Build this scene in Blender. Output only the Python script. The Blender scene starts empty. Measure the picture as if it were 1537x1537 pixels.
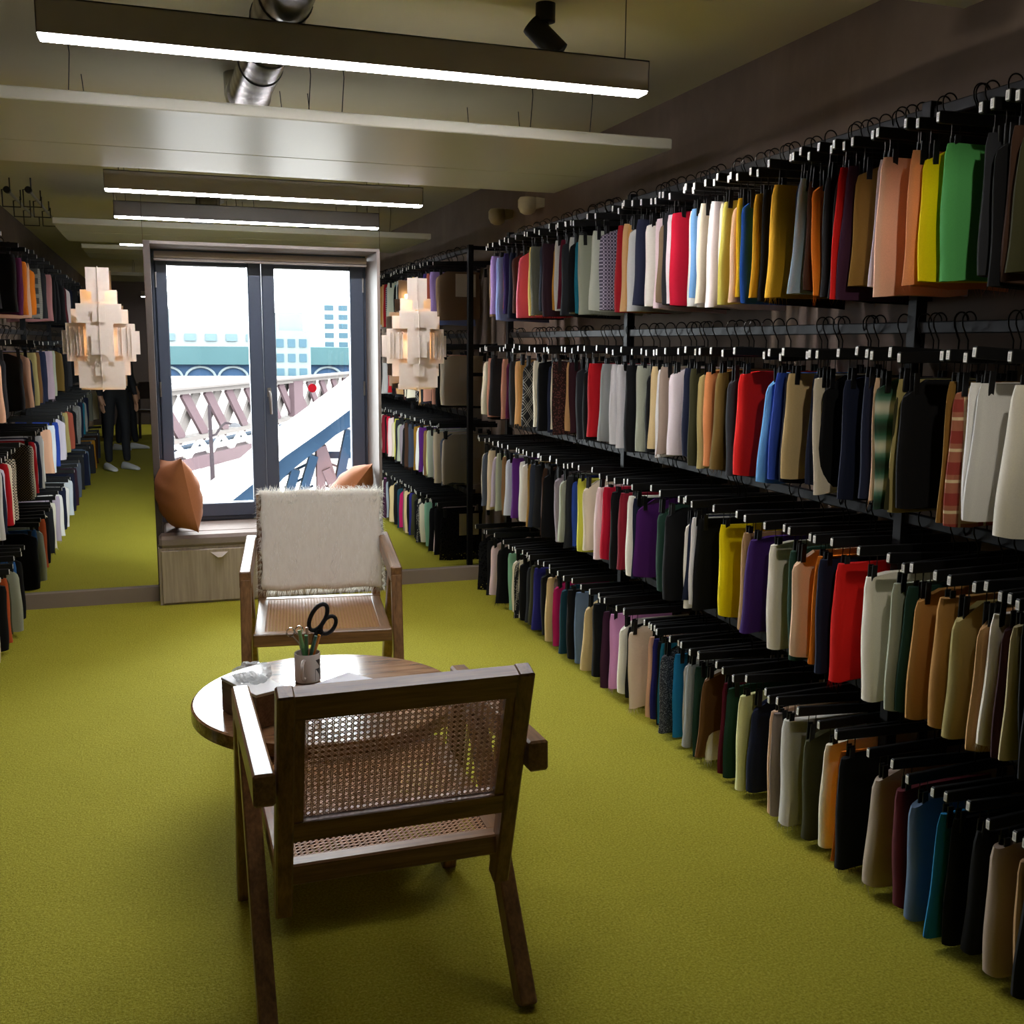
import bpy, bmesh, math, random
from mathutils import Matrix, Vector
from math import sin, cos, pi, radians, sqrt

# ---------------------------------------------------------------- camera, world, exposure
scene = bpy.context.scene
COL = scene.collection
cam_d = bpy.data.cameras.new('camera'); cam = bpy.data.objects.new('camera', cam_d); COL.objects.link(cam)
cam_d.sensor_width = 36.0; cam_d.lens = 36.05; cam_d.clip_start = 0.05; cam_d.clip_end = 400
RW = ((0.94649, -0.04372, 0.31976), (-0.32254, -0.15538, 0.93374), (0.00886, -0.98688, -0.16112))
cam.matrix_world = Matrix(((RW[0][0], -RW[0][1], -RW[0][2], 0.0), (RW[1][0], -RW[1][1], -RW[1][2], 0.0),
                           (RW[2][0], -RW[2][1], -RW[2][2], 1.5), (0, 0, 0, 1)))
scene.camera = cam
world = bpy.data.worlds.new('sky'); scene.world = world; world.use_nodes = True
SKY = 30.0
bg = world.node_tree.nodes['Background']; bg.inputs[0].default_value = (0.93, 0.97, 1.0, 1); bg.inputs[1].default_value = SKY
vs = scene.view_settings; vs.view_transform = 'Standard'; vs.look = 'None'; vs.exposure = 0.15; vs.gamma = 1.0; vs.use_curve_mapping = False
scene.cycles.max_bounces = 8; scene.cycles.diffuse_bounces = 4; scene.cycles.glossy_bounces = 4
scene.cycles.transparent_max_bounces = 12; scene.cycles.caustics_reflective = False; scene.cycles.caustics_refractive = False
scene.cycles.sample_clamp_indirect = 4.0
STRIP = 68.0      # emission of the ceiling strips
# the sky portal in the window opening (guides sampling of the daylight; gives no light of its own)
pl = bpy.data.lights.new('window_portal', 'AREA'); pl.shape = 'RECTANGLE'; pl.size = 1.25; pl.size_y = 1.64
pl.cycles.is_portal = True
po = bpy.data.objects.new('window_portal', pl); COL.objects.link(po)
po.location = (0.62, 6.72, 1.21); po.rotation_euler = (radians(-90), 0, 0)

# ---------------------------------------------------------------- material helpers
def lin(h):
    h = h.lstrip('#'); out = []
    for i in (0, 2, 4):
        c = int(h[i:i+2], 16)/255.0
        out.append(c/12.92 if c <= 0.04045 else ((c+0.055)/1.055)**2.4)
    return (*out, 1.0)

class NT:
    """a short way of writing node trees"""
    def __init__(s, name):
        s.m = bpy.data.materials.new(name); s.m.use_nodes = True; s.t = s.m.node_tree
        s.b = s.t.nodes['Principled BSDF']; s.out = s.t.nodes['Material Output']
    def n(s, kind, **kw):
        nd = s.t.nodes.new(kind)
        for k, v in kw.items():
            if k.startswith('i_'):
                key = k[2:]; key = int(key) if key.isdigit() else key.replace('_', ' ')
                if isinstance(v, bpy.types.NodeSocket): s.t.links.new(v, nd.inputs[key])
                else: nd.inputs[key].default_value = v
            else: setattr(nd, k, v)
        return nd
    def l(s, a, b): s.t.links.new(a, b)
    def obj(s): return s.n('ShaderNodeTexCoord').outputs['Object']
    def map(s, vec, scale=(1, 1, 1), rot=(0, 0, 0)):
        return s.n('ShaderNodeMapping', i_Vector=vec, i_Scale=scale, i_Rotation=rot).outputs[0]
    def noise(s, vec, scale, detail=3.0, rough=0.55):
        return s.n('ShaderNodeTexNoise', i_Vector=vec, i_Scale=scale, i_Detail=detail, i_Roughness=rough).outputs['Fac']
    def ramp(s, fac, stops, interp='LINEAR'):
        r = s.n('ShaderNodeValToRGB', i_Fac=fac); r.color_ramp.interpolation = interp; e = r.color_ramp.elements
        while len(e) < len(stops): e.new(0.5)
        for i, (p, c) in enumerate(stops): e[i].position = p; e[i].color = c
        return r.outputs[0]
    def mix(s, fac, a, b, blend='MIX'):
        m = s.n('ShaderNodeMix', data_type='RGBA', blend_type=blend)
        for sock, v in ((0, fac), (6, a), (7, b)):
            if isinstance(v, bpy.types.NodeSocket): s.t.links.new(v, m.inputs[sock])
            else: m.inputs[sock].default_value = v
        return m.outputs[2]
    def math(s, op, a, b=0.0):
        m = s.n('ShaderNodeMath', operation=op)
        for i, v in enumerate((a, b)):
            if isinstance(v, bpy.types.NodeSocket): s.t.links.new(v, m.inputs[i])
            else: m.inputs[i].default_value = v
        return m.outputs[0]
    def bump(s, h, strength, dist=0.002):
        b = s.n('ShaderNodeBump', i_Height=h, i_Strength=strength, i_Distance=dist); s.l(b.outputs[0], s.b.inputs['Normal'])
    def base(s, c):
        if isinstance(c, bpy.types.NodeSocket): s.l(c, s.b.inputs['Base Color'])
        else: s.b.inputs['Base Color'].default_value = c
        return s
    def set(s, rough=0.6, metal=0.0, spec=0.5):
        s.b.inputs['Roughness'].default_value = rough; s.b.inputs['Metallic'].default_value = metal
        s.b.inputs['Specular IOR Level'].default_value = spec; return s

def plain(name, hexc, rough=0.6, metal=0.0, spec=0.5, vary=0.06, scale=40.0):
    """one colour with a faint procedural mottle"""
    t = NT(name); c = lin(hexc)
    f = t.noise(t.obj(), scale)
    d = tuple(max(0, x*(1-vary*2)) for x in c[:3])+(1,)
    t.base(t.mix(f, d, tuple(min(1, x*(1+vary)) for x in c[:3])+(1,))).set(rough, metal, spec)
    return t.m

def wood(name, dark, light, axis, rough=0.42, scale=1.0, spec=0.5):
    """straight grain running along one local axis"""
    t = NT(name); s = [38*scale]*3; s['xyz'.index(axis)] = 2.2*scale
    v = t.map(t.obj(), tuple(s))
    f = t.noise(v, 1.0, 5.0, 0.6); g = t.noise(v, 4.0, 3.0, 0.6)
    f2 = t.math('ADD', t.math('MULTIPLY', f, 0.7), t.math('MULTIPLY', g, 0.3))
    t.base(t.ramp(f2, [(0.32, lin(dark)), (0.66, lin(light))])).set(rough, 0, spec)
    t.bump(f2, 0.12, 0.001); return t.m

def emit(name, col, strength):
    t = NT(name); t.base((0.8, 0.8, 0.8, 1)); t.b.inputs['Emission Color'].default_value = col
    t.b.inputs['Emission Strength'].default_value = strength; return t.m

# ---------------------------------------------------------------- mesh helpers
class MB:
    """collects shapes; build() links them as ONE mesh object"""
    def __init__(s): s.v = []; s.f = []; s.mi = []; s.sm = []; s.mats = []; s.cur = 0; s.smooth = False
    def mat(s, m):
        if m not in s.mats: s.mats.append(m)
        s.cur = s.mats.index(m); return s
    def add(s, vs_, fs, M=None, smooth=None):
        o = len(s.v)
        s.v += [tuple(M @ Vector(p)) if M is not None else tuple(p) for p in vs_]
        for f in fs: s.f.append(tuple(i+o for i in f)); s.mi.append(s.cur); s.sm.append(s.smooth if smooth is None else smooth)
        return s
    def box(s, lo, hi, bev=0.0, M=None):
        if bev <= 0:
            x0, y0, z0 = lo; x1, y1, z1 = hi
            return s.add([(x0,y0,z0),(x1,y0,z0),(x1,y1,z0),(x0,y1,z0),(x0,y0,z1),(x1,y0,z1),(x1,y1,z1),(x0,y1,z1)],
                         [(0,3,2,1),(4,5,6,7),(0,1,5,4),(1,2,6,5),(2,3,7,6),(3,0,4,7)], M, False)
        c = [(a+b)/2 for a, b in zip(lo, hi)]; h = [(b-a)/2 for a, b in zip(lo, hi)]
        vs_ = []
        for sx in (-1, 1):
            for sy in (-1, 1):
                for sz in (-1, 1):
                    for ax in range(3):
                        p = [sx*h[0], sy*h[1], sz*h[2]]
                        for k in range(3):
                            if k != ax: p[k] -= (sx, sy, sz)[k]*bev
                        vs_.append(tuple(p[k]+c[k] for k in range(3)))
        bm = bmesh.new()
        for p in vs_: bm.verts.new(p)
        r = bmesh.ops.convex_hull(bm, input=bm.verts)
        bm.verts.ensure_lookup_table(); bm.verts.index_update()
        bmesh.ops.dissolve_limit(bm, angle_limit=0.02, verts=bm.verts, edges=bm.edges)
        bm.verts.index_update(); bm.normal_update()
        V = [tuple(v.co) for v in bm.verts]; F = [tuple(v.index for v in f.verts) for f in bm.faces]; bm.free()
        return s.add(V, F, M, False)
    def beam(s, a, b, w, d, up=(0, 0, 1), bev=0.0, w2=None, d2=None):
        """a bar from a to b, w across, d the other way; may taper"""
        a, b = Vector(a), Vector(b); z = (b-a); L = z.length; z.normalize()
        x = Vector(up).cross(z)
        if x.length < 1e-4: x = Vector((1, 0, 0)).cross(z)
        x.normalize(); y = z.cross(x)
        M = Matrix((( x[0], y[0], z[0], a[0]), (x[1], y[1], z[1], a[1]), (x[2], y[2], z[2], a[2]), (0, 0, 0, 1)))
        if bev > 0 and w2 is None: return s.box((-w/2, -d/2, 0), (w/2, d/2, L), bev, M)
        w2 = w if w2 is None else w2; d2 = d if d2 is None else d2
        return s.add([(-w/2,-d/2,0),(w/2,-d/2,0),(w/2,d/2,0),(-w/2,d/2,0),(-w2/2,-d2/2,L),(w2/2,-d2/2,L),(w2/2,d2/2,L),(-w2/2,d2/2,L)],
                     [(0,3,2,1),(4,5,6,7),(0,1,5,4),(1,2,6,5),(2,3,7,6),(3,0,4,7)], M, False)
    def tube(s, pts, r, n=8, closed=False, caps=True):
        pts = [Vector(p) for p in pts]; N = len(pts); rr = r if isinstance(r, (list, tuple)) else [r]*N
        vs_, fs = [], []; px = None
        for i, p in enumerate(pts):
            t = (pts[(i+1) % N]-pts[i-1]) if closed or 0 < i < N-1 else (pts[1]-pts[0] if i == 0 else pts[-1]-pts[-2])
            t.normalize()
            if px is None:
                px = t.orthogonal().normalized()
            px = (px-t*px.dot(t))
            if px.length < 1e-5: px = t.orthogonal()
            px.normalize(); py = t.cross(px)
            for k in range(n):
                a = 2*pi*k/n; vs_.append(tuple(p+px*(rr[i]*cos(a))+py*(rr[i]*sin(a))))
        for i in range(N if closed else N-1):
            j = (i+1) % N
            for k in range(n): fs.append((i*n+k, i*n+(k+1) % n, j*n+(k+1) % n, j*n+k))
        if caps and not closed: fs += [tuple(range(n-1, -1, -1)), tuple((N-1)*n+k for k in range(n))]
        return s.add(vs_, fs, None, True)
    def lathe(s, prof, n=32, M=None):
        vs_, fs = [], []
        for r, z in prof:
            for k in range(n): a = 2*pi*k/n; vs_.append((r*cos(a), r*sin(a), z))
        for i in range(len(prof)-1):
            for k in range(n): fs.append((i*n+k, i*n+(k+1) % n, (i+1)*n+(k+1) % n, (i+1)*n+k))
        return s.add(vs_, fs, M, True)
    def prism(s, poly, axis, a, b):
        """polygon in the plane across axis, pushed from a to b"""
        n = len(poly); vs_ = []
        for t in (a, b):
            for (p, q) in poly: vs_.append({'x': (t, p, q), 'y': (p, t, q), 'z': (p, q, t)}[axis])
        return s.add(vs_, [tuple(range(n-1, -1, -1)), tuple(range(n, 2*n))]+[(i, (i+1) % n, n+(i+1) % n, n+i) for i in range(n)], None, False)
    def mesh(s, name):
        me = bpy.data.meshes.new(name); me.from_pydata(s.v, [], s.f)
        for m in s.mats: me.materials.append(m)
        me.polygons.foreach_set('material_index', s.mi); me.polygons.foreach_set('use_smooth', s.sm)
        me.update(); me.validate()
        if any(s.sm): me.set_sharp_from_angle(angle=radians(40))
        return me
    def build(s, name, m=None, parent=None, loc=None, fix=False):
        if m is not None: s.mats = [m]; s.mi = [0]*len(s.f)
        me = s.mesh(name)
        if fix:
            bm = bmesh.new(); bm.from_mesh(me); bmesh.ops.recalc_face_normals(bm, faces=bm.faces); bm.to_mesh(me); bm.free()
        return link(name, me, parent, loc)

def link(name, data, parent=None, loc=None):
    o = bpy.data.objects.new(name, data); COL.objects.link(o)
    if parent is not None: o.parent = parent
    if loc is not None: o.location = loc
    return o
def tag(o, label=None, cat=None, group=None, kind=None):
    if label: o['label'] = label
    if cat: o['category'] = cat
    if group: o['group'] = group
    if kind: o['kind'] = kind
    return o
def thing(name, label, cat, loc=(0, 0, 0), rz=0.0, group=None):
    o = link(name, None, None, loc); o.rotation_euler = (0, 0, rz); o.empty_display_size = 0.1
    return tag(o, label, cat, group)
def struct(o): o['kind'] = 'structure'; return o
def sbox(name, lo, hi, m):
    return struct(MB().box(lo, hi).build(name, m))

# ---------------------------------------------------------------- room materials
t = NT('carpet'); v = t.obj()
n1 = t.noise(v, 5.0, 4.0, 0.6); n2 = t.noise(v, 150.0, 3.0, 0.75); n3 = t.noise(v, 46.0, 3.0, 0.6)
c = t.ramp(n2, [(0.28, lin('#5a540a')), (0.5, lin('#a8a022')), (0.74, lin('#dcd468'))])
c = t.mix(t.math('MULTIPLY', n3, 0.55), c, lin('#858016')); c = t.mix(t.math('MULTIPLY', n1, 0.35), c, lin('#bcb440'))
t.base(c).set(0.95, 0, 0.15); t.b.inputs['Sheen Weight'].default_value = 0.25; t.b.inputs['Sheen Tint'].default_value = lin('#c9c45a')
t.b.inputs['Sheen Roughness'].default_value = 0.4
t.bump(t.math('ADD', n2, t.math('MULTIPLY', n3, 0.8)), 0.9, 0.008); M_carpet = t.m

t = NT('limewash_plaster'); v = t.obj(); a = t.noise(v, 2.2, 6.0, 0.62); b = t.noise(t.map(v, (1, 6, 1)), 3.0, 4.0)
t.base(t.mix(b, t.ramp(a, [(0.3, lin('#685a4f')), (0.7, lin('#8a796c'))]), lin('#74655a'))).set(0.85, 0, 0.25); t.bump(a, 0.1, 0.01); M_plaster = t.m
M_ceiling = plain('ceiling_paint', '#e6deb8', 0.8, vary=0.03, scale=3)
M_panelmet = plain('panel_enamel', '#d8d4c0', 0.33, 0.0, 0.5, vary=0.02, scale=2)
M_panel_edge = plain('panel_edge', '#a89a80', 0.5)
M_base = plain('skirting_paint', '#8d7d70', 0.6, vary=0.04, scale=8)
M_reveal = plain('reveal_lining', '#857b74', 0.6, vary=0.04, scale=6)
M_frame = plain('window_frame_anthracite', '#465062', 0.42, 0.0, 0.5, vary=0.04, scale=30)
M_gasket = plain('window_gasket', '#1a1c20', 0.6)
M_steel = plain('brushed_steel', '#b9b6b0', 0.3, 1.0, vary=0.05)
M_chrome = plain('chrome', '#dddddd', 0.12, 1.0, vary=0.01)
M_black = plain('black_plastic', '#0b0b0c', 0.5, 0.0, 0.35, vary=0.1)
M_rack = plain('black_powder_coat', '#111113', 0.6, 0.0, 0.25, vary=0.1, scale=60)
M_hook = plain('dark_wire', '#2c2a28', 0.28, 1.0)
M_white = plain('white_plastic', '#e9e7e0', 0.45, vary=0.02)
M_housing = plain('lamp_housing_grey', '#a8a29f', 0.45, 0.0, 0.4, vary=0.03, scale=10)
M_strip = emit('strip_diffuser', (0.97, 0.95, 1.0, 1), STRIP)
M_cable = plain('cable_wire', '#3a3936', 0.4, 0.6)

t = NT('mirror_glass'); t.base((0.80, 0.82, 0.81, 1)).set(0.0, 1.0); f = t.noise(t.obj(), 9.0)
t.l(t.math('MULTIPLY', f, 0.004), t.b.inputs['Roughness']); M_mirror = t.m
t = NT('window_glass')     # clear pane: lets light through, reflects a little at grazing angles
tr = t.n('ShaderNodeBsdfTransparent', i_Color=(0.96, 0.98, 0.98, 1)); gl = t.n('ShaderNodeBsdfGlossy', i_Roughness=0.02)
sm = t.noise(t.obj(), 3.0); fr = t.n('ShaderNodeFresnel', i_IOR=1.45)
mx = t.n('ShaderNodeMixShader', i_Fac=t.math('MULTIPLY', fr.outputs[0], t.math('ADD', 0.75, t.math('MULTIPLY', sm, 0.2))))
t.l(tr.outputs[0], mx.inputs[1]); t.l(gl.outputs[0], mx.inputs[2]); t.l(mx.outputs[0], t.out.inputs[0]); M_glass = t.m

# ---------------------------------------------------------------- the room
XL, XR, YM, YB, ZC = -1.16, 2.20, 6.22, -7.5, 2.58
WL, WR, WT = -0.02, 1.265, 2.035                # window recess
sbox('floor', (XL-.1, YB-.1, -.1), (XR+.1, 6.80, 0), M_carpet)
sbox('ceiling', (XL-.1, YB-.1, ZC), (XR+.1, 6.80, ZC+.1), M_ceiling)
sbox('wall_right', (XR, YB-.1, 0), (XR+.12, 6.80, ZC), M_plaster)
sbox('wall_left', (XL-.12, YB-.1, 0), (XL, 6.80, ZC), M_plaster)
sbox('wall_back', (XL-.1, YB-.12, 0), (XR+.1, YB, ZC), plain('back_wall_paint', '#4a3f3a', 0.8))
YW = 6.235
for lo, hi in (((XL, YW, 0), (WL-.035, 6.80, ZC)), ((WR, YW, 0), (XR, 6.80, ZC)), ((WL-.035, YW, WT+.02), (WR, 6.80, ZC)), ((WL-.035, 6.66, 0), (WR, 6.80, .40))): sbox('wall_front', lo, hi, M_plaster)
struct(MB().box((WL-.035, YM-.012, 0.09), (WL, 6.66, WT+.02)).build('trim_1', plain('reveal_dark', '#4d443e', .7)))
struct(MB().box((WR-.006, YM-.010, 0.09), (WR+.012, 6.66, WT+.02)).build('trim_2', M_reveal))
struct(MB().box((WL, YM-.004, WT+.004), (WR, 6.66, WT+.02)).build('trim_3', M_reveal))
sbox('baseboard_left', (XL, 6.19, 0), (WL-.035, YW, .085), M_base)
sbox('baseboard_right', (WR+.012, 6.19, 0), (XR, YW, .085), M_base)
def mirror(label, lo, hi):
    o = MB().box(lo, hi).build('wall_mirror', M_mirror); tag(o, label, 'mirror', 'mirror panels of the window wall')
mirror('tall mirror panel reaching the floor between the window seat and the opposite rack', (XL, YM, .087), (WL-.037, YM+.013, ZC-.002))
mirror('tall mirror panel beside the long rack, with a steel upright showing in it', (WR+.014, YM, .087), (XR-.002, YM+.013, ZC-.002))
mirror('low wide mirror panel above the window, showing the ceiling strips', (WL-.035, YM, WT+.022), (WR+.012, YM+.013, ZC-.002))

# roller blind cassette at the head of the recess
rb = thing('roller_blind', 'rolled-up beige blind at the head of the window recess', 'blind', (0.62, 6.40, WT-.04))
MB().tube([(-.62, 0, 0), (.61, 0, 0)], .020, 14).build('rolled_fabric', plain('blind_fabric', '#a3968a', 0.8), rb)
MB().box((-.622, -.012, -.034), (.612, .012, -.022), .003).build('bottom_bar', M_reveal, rb)

# window: two sashes, fixed frame, panes, handle, hinges
YF = 6.57
win = struct(thing('window_1', None, None, (0, 0, 0)))
def frame_rect(x0, x1, z0, z1, wl, wr, wb, wt, y0, y1, bev=.006):
    m = MB(); m.box((x0, y0, z0), (x0+wl, y1, z1), bev); m.box((x1-wr, y0, z0), (x1, y1, z1), bev)
    m.box((x0+wl-.001, y0, z0), (x1-wr+.001, y1, z0+wb), bev); m.box((x0+wl-.001, y0, z1-wt), (x1-wr+.001, y1, z1), bev); return m
frame_rect(WL, WR, .40, WT+.012, .022, .024, .035, .03, YF+.005, YF+.085).build('fixed_frame', M_frame, win)
frame_rect(.000, .612, .425, 2.008, .068, .080, .085, .062, YF-.012, YF+.060).build('sash', M_frame, win)
frame_rect(.616, 1.244, .425, 2.008, .076, .088, .085, .062, YF-.012, YF+.060).build('sash', M_frame, win)
for x0, x1 in ((.066, .534), (.690, 1.158)):
    MB().box((x0, YF+.018, .505), (x1, YF+.026, 1.95)).build('pane', M_glass, win)
h = MB(); h.box((.630, YF-.022, 1.165), (.654, YF-.012, 1.222), .004); h.tube([(.642, YF-.018, 1.195), (.642, YF-.045, 1.195), (.644, YF-.048, 1.18), (.648, YF-.048, 1.06)], [.009, .009, .010, .008], 10)
h.build('handle', M_steel, win)
for x in (.002, 1.236):
    for z in (1.86, 1.215, .60): MB().tube([(x+.002, YF-.016, z-.045), (x+.002, YF-.016, z+.045)], .006, 8).build('hinge', M_steel, win)
st = MB(); st.lathe([(0, 0), (.0275, 0), (.0275, .001), (0, .001)], 28, Matrix.Translation((.913, YF+.0165, 1.217)) @ Matrix.Rotation(pi/2, 4, 'X'))
tag(st.build('sticker', plain('red_vinyl', '#e4002b', 0.5, vary=0.0)), 'round red sticker dot on the window pane', 'sticker')

# ---------------------------------------------------------------- window seat
M_oakp = wood('pale_oak_veneer', '#8f8070', '#b5a592', 'z', 0.5, 0.6)
M_seatc = plain('seat_cushion_cloth', '#8a7c74', 0.85, vary=0.05, scale=90)
bs = thing('window_seat', 'pale oak window seat with a flat grey cushion in the window recess', 'window seat', (0.605, 6.35, 0))
m = MB(); m.box((-.655, -.27, 0), (.655, -.135, .332)); m.box((-.65, -.135, 0), (.65, .215, .332)); m.build('cabinet', M_oakp, bs)
for x0 in (-.640, .006):
    d = MB().box((x0, -.288, .012), (x0+.634, -.2702, .318), .003).build('drawer', M_oakp, bs)
    MB().add([(x0+.27, -.290, .300), (x0+.27+.10, -.290, .300), (x0+.27+.06, -.312, .272), (x0+.27+.04, -.312, .272), (x0+.27, -.2885, .298), (x0+.37, -.2885, .298), (x0+.33, -.305, .268), (x0+.31, -.305, .268)],
             [(0,1,2,3),(7,6,5,4),(0,3,7,4),(1,5,6,2),(2,6,7,3),(0,4,5,1)]).build('pull_tab', plain('leather_tab', '#b7ab9c', 0.5), d)
cm = MB(); cm.box((-.650, -.285, .333), (.650, -.135, .402), .018); cm.box((-.618, -.145, .333), (.640, .20, .402), .012)
cm.build('cushion', M_seatc, bs)

# two throw pillows
M_rustc = plain('terracotta_linen', '#a8693f', 0.85, vary=0.08, scale=120)
def pillow(w, h, t, seed):
    rng = random.Random(seed); n = 22; m = MB(); m.smooth = True; vs_, fs = [], []
    for side in (-1, 1):
        for i in range(n+1):
            for j in range(n+1):
                u, v_ = -1+2*i/n, -1+2*j/n
                e = (1-u*u)**.62*(1-v_*v_)**.62 if abs(u) < 1 and abs(v_) < 1 else 0
                pin = 1-.07*(1-abs(u)**2)*abs(v_)**3; pin2 = 1-.07*(1-abs(v_)**2)*abs(u)**3
                wr = .006*sin(9*u+3*v_+seed)*(1-e)+.004*sin(14*v_-5*u+seed*2)
                vs_.append((side*(t/2*e+wr*e), u*w/2*pin2, v_*h/2*pin))
    k = (n+1)**2
    for s_ in (0, 1):
        for i in range(n):
            for j in range(n):
                q = [s_*k+i*(n+1)+j, s_*k+(i+1)*(n+1)+j, s_*k+(i+1)*(n+1)+j+1, s_*k+i*(n+1)+j+1]
                fs.append(tuple(q if s_ else q[::-1]))
    m.add(vs_, fs, None, True); return m
p1 = pillow(.43, .43, .24, 1).build('throw_pillow', M_rustc); p1.location = (.075, 6.17, .605)
p1.rotation_euler = (radians(-6), radians(-9), radians(17))
def settle(o, z):
    o.location.z += z-min((o.matrix_basis @ v.co).z for v in o.data.vertices)
settle(p1, .392)
tag(p1, 'terracotta throw pillow standing on the window seat against the bare side of the recess', 'pillow', 'pillows on the window seat')
p2 = pillow(.43, .43, .22, 2).build('throw_pillow', M_rustc); p2.location = (1.07, 6.22, .60)
p2.rotation_euler = (radians(-12), radians(38), radians(-14))
settle(p2, .392)
tag(p2, 'terracotta throw pillow half hidden behind the fur-draped chair', 'pillow', 'pillows on the window seat')

# ---------------------------------------------------------------- ceiling fittings
def strip_light(label, x0, x1, y, z0=2.233):
    o = thing('strip_light', label, 'ceiling light', ((x0+x1)/2, y, z0), 0, 'hanging strip lights'); w_ = (x1-x0)/2
    m = MB(); m.box((-w_, -.034, .008), (w_, -.030, .098)); m.box((-w_, .030, .008), (w_, .034, .098)); m.box((-w_, -.034, .094), (w_, .034, .098)); m.box((-w_, -.034, .008), (-w_+.003, .034, .098)); m.box((w_-.003, -.034, .008), (w_, .034, .098))
    m.build('housing', M_housing, o)
    MB().box((-w_+.003, -.031, 0), (w_-.003, .031, .020), .003).build('diffuser', M_strip, o)
    for sx in (-w_+.07, w_-.07): MB().tube([(sx, 0, .098), (sx, 0, ZC-z0)], .0016, 5).build('wire', M_cable, o)
strip_light('long white strip light close above the chairs, its wires at both ends', -.265, 1.50, 3.12, 2.285)
strip_light('white strip light hanging next to the mirror above the window', -.217, 1.392, 5.63)
strip_light('white strip light over the aisle by the entrance', -.23, 1.395, -6.2)
def ceiling_panel(label, y0, y1, zp=2.25):
    o = thing('ceiling_panel', label, 'ceiling panel', (.65, (y0+y1)/2, zp), 0, 'hanging ceiling panels'); d = (y1-y0)/2; s_ = d*.17
    for a, b in ((-d, s_-.003), (s_+.003, d)): MB().box((-1.265, a, 0), (1.265, b, .040), .004).build('board', M_panelmet, o)
    MB().box((-1.25, s_-.05, .041), (1.25, s_+.05, .052)).build('carrier', M_cable, o)
    for sx in (-.9, -.1, .02, .75, 1.0):
        for sy in (-d+.2, d-.2): MB().tube([(sx, sy, .04), (sx+.012, sy, .2), (sx, sy, ZC-zp)], .0018, 5).build('wire', M_cable, o)
ceiling_panel('wide pale ceiling panel hanging between the two strip lights', 3.72, 4.98)
ceiling_panel('wide pale ceiling panel whose corner shows above the long rack', .95, 2.19, 2.325)
ceiling_panel('wide pale ceiling panel over the aisle by the entrance', -1.8, -.54)
# spiral duct
t = NT('spiral_steel'); wv = t.n('ShaderNodeTexWave', wave_type='BANDS', bands_direction='Y', i_Vector=t.obj(), i_Scale=3.2, i_Distortion=0.0)
t.base(t.ramp(wv.outputs['Fac'], [(0.0, lin('#8a8680')), (0.9, lin('#b8b4ac'))])).set(0.25, 1.0); M_duct = t.m
m = MB(); dc = thing('ventilation_duct', 'spiral-seamed silver duct running under the ceiling', 'duct', (.385, 0, 2.47))
m.mat(M_duct).tube([(0, y, 0) for y in (-6, -2, 0, 2, 4.4)], .078, 28); m.mat(M_cable)
for i in range(0, 40):
    y = -5.9+i*.25; m.tube([(.0795*cos(a), y+.03*a/pi, .0795*sin(a)) for a in [2*pi*k/28 for k in range(28)]], .0022, 4)
m.build('pipe', None, dc)
MB().tube([(0, 4.38, 0), (0, 4.46, .005), (0, 4.52, .03), (0, 4.55, .11)], .086, 24).build('elbow', M_duct, dc)
# spotlights on the ceiling
def spot(label, loc, aim, power, size=34, vis=True):
    o = thing('spotlight', label, 'spotlight', loc, 0, 'black ceiling spotlights')
    MB().lathe([(0, 0), (.032, 0), (.032, -.055), (.012, -.058), (.012, -.075), (0, -.075)], 24).build('base', M_black, o)
    d = (Vector(aim)-Vector(loc)-Vector((0, 0, -.09))).normalized(); q = d.to_track_quat('-Z', 'Y').to_matrix().to_4x4()
    c_ = MB().lathe([(0, .065), (.034, .065), (.036, .055), (.036, -.065), (.030, -.067), (.028, -.045), (0, -.045)], 24, Matrix.Translation((0, 0, -.105)) @ q)
    c_.build('can', M_black, o)
    L = bpy.data.lights.new('spot_lamp', 'SPOT'); L.energy = power; L.spot_size = radians(size); L.spot_blend = .7; L.shadow_soft_size = .03; L.color = (1.0, .93, .80)
    lo = link('spot_lamp', L, o); lo.matrix_local = Matrix.Translation(Vector((0, 0, -.105))+d*.07) @ q
spot('black tilted spotlight on the ceiling above the long strip light', (1.225, 3.29, ZC), (2.0, 3.0, 1.7), 28, 60)
spot('black ceiling spotlight by the entrance aimed at the carpet', (1.62, 1.55, ZC), (1.30, 2.25, 0), 45, 36)
spot('black ceiling spotlight by the entrance aimed at the long rack', (.9, .5, ZC), (1.9, 2.3, 1.7), 40, 60)
# smoke detector, wall sensor, conduits
sd = thing('smoke_detector', 'round white smoke detector on the ceiling, seen in the mirror', 'detector', (.445, 3.95, ZC))
MB().lathe([(0, 0), (.086, 0), (.086, -.018), (.070, -.030), (0, -.030)], 32).build('base', M_white, sd)
MB().lathe([(.052, -.030), (.050, -.044), (.03, -.05), (0, -.05)], 28).build('chamber', M_white, sd)
ws = thing('motion_sensor', 'cream dome sensor on the dark wall above the long rack', 'sensor', (2.2, 5.93, 2.325))
m = MB(); m.add([(0,-.05,.03),(0,.05,.03),(0,.05,-.02),(0,-.05,-.02),(-.05,-.045,.035),(-.05,.045,.035),(-.05,.045,-.03),(-.05,-.045,-.03)], [(0,1,2,3),(7,6,5,4),(0,4,5,1),(1,5,6,2),(2,6,7,3),(3,7,4,0)])
m.build('bracket', plain('cream_plastic', '#cbbf9c', .5), ws, fix=True)
MB().lathe([(0, .036), (.045, .036), (.056, .02), (.056, -.022), (.042, -.05), (.02, -.062), (0, -.064)], 24, Matrix.Translation((-.09, 0, 0))).build('dome', plain('cream_plastic_dome', '#d8cdac', .4), ws)
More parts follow.
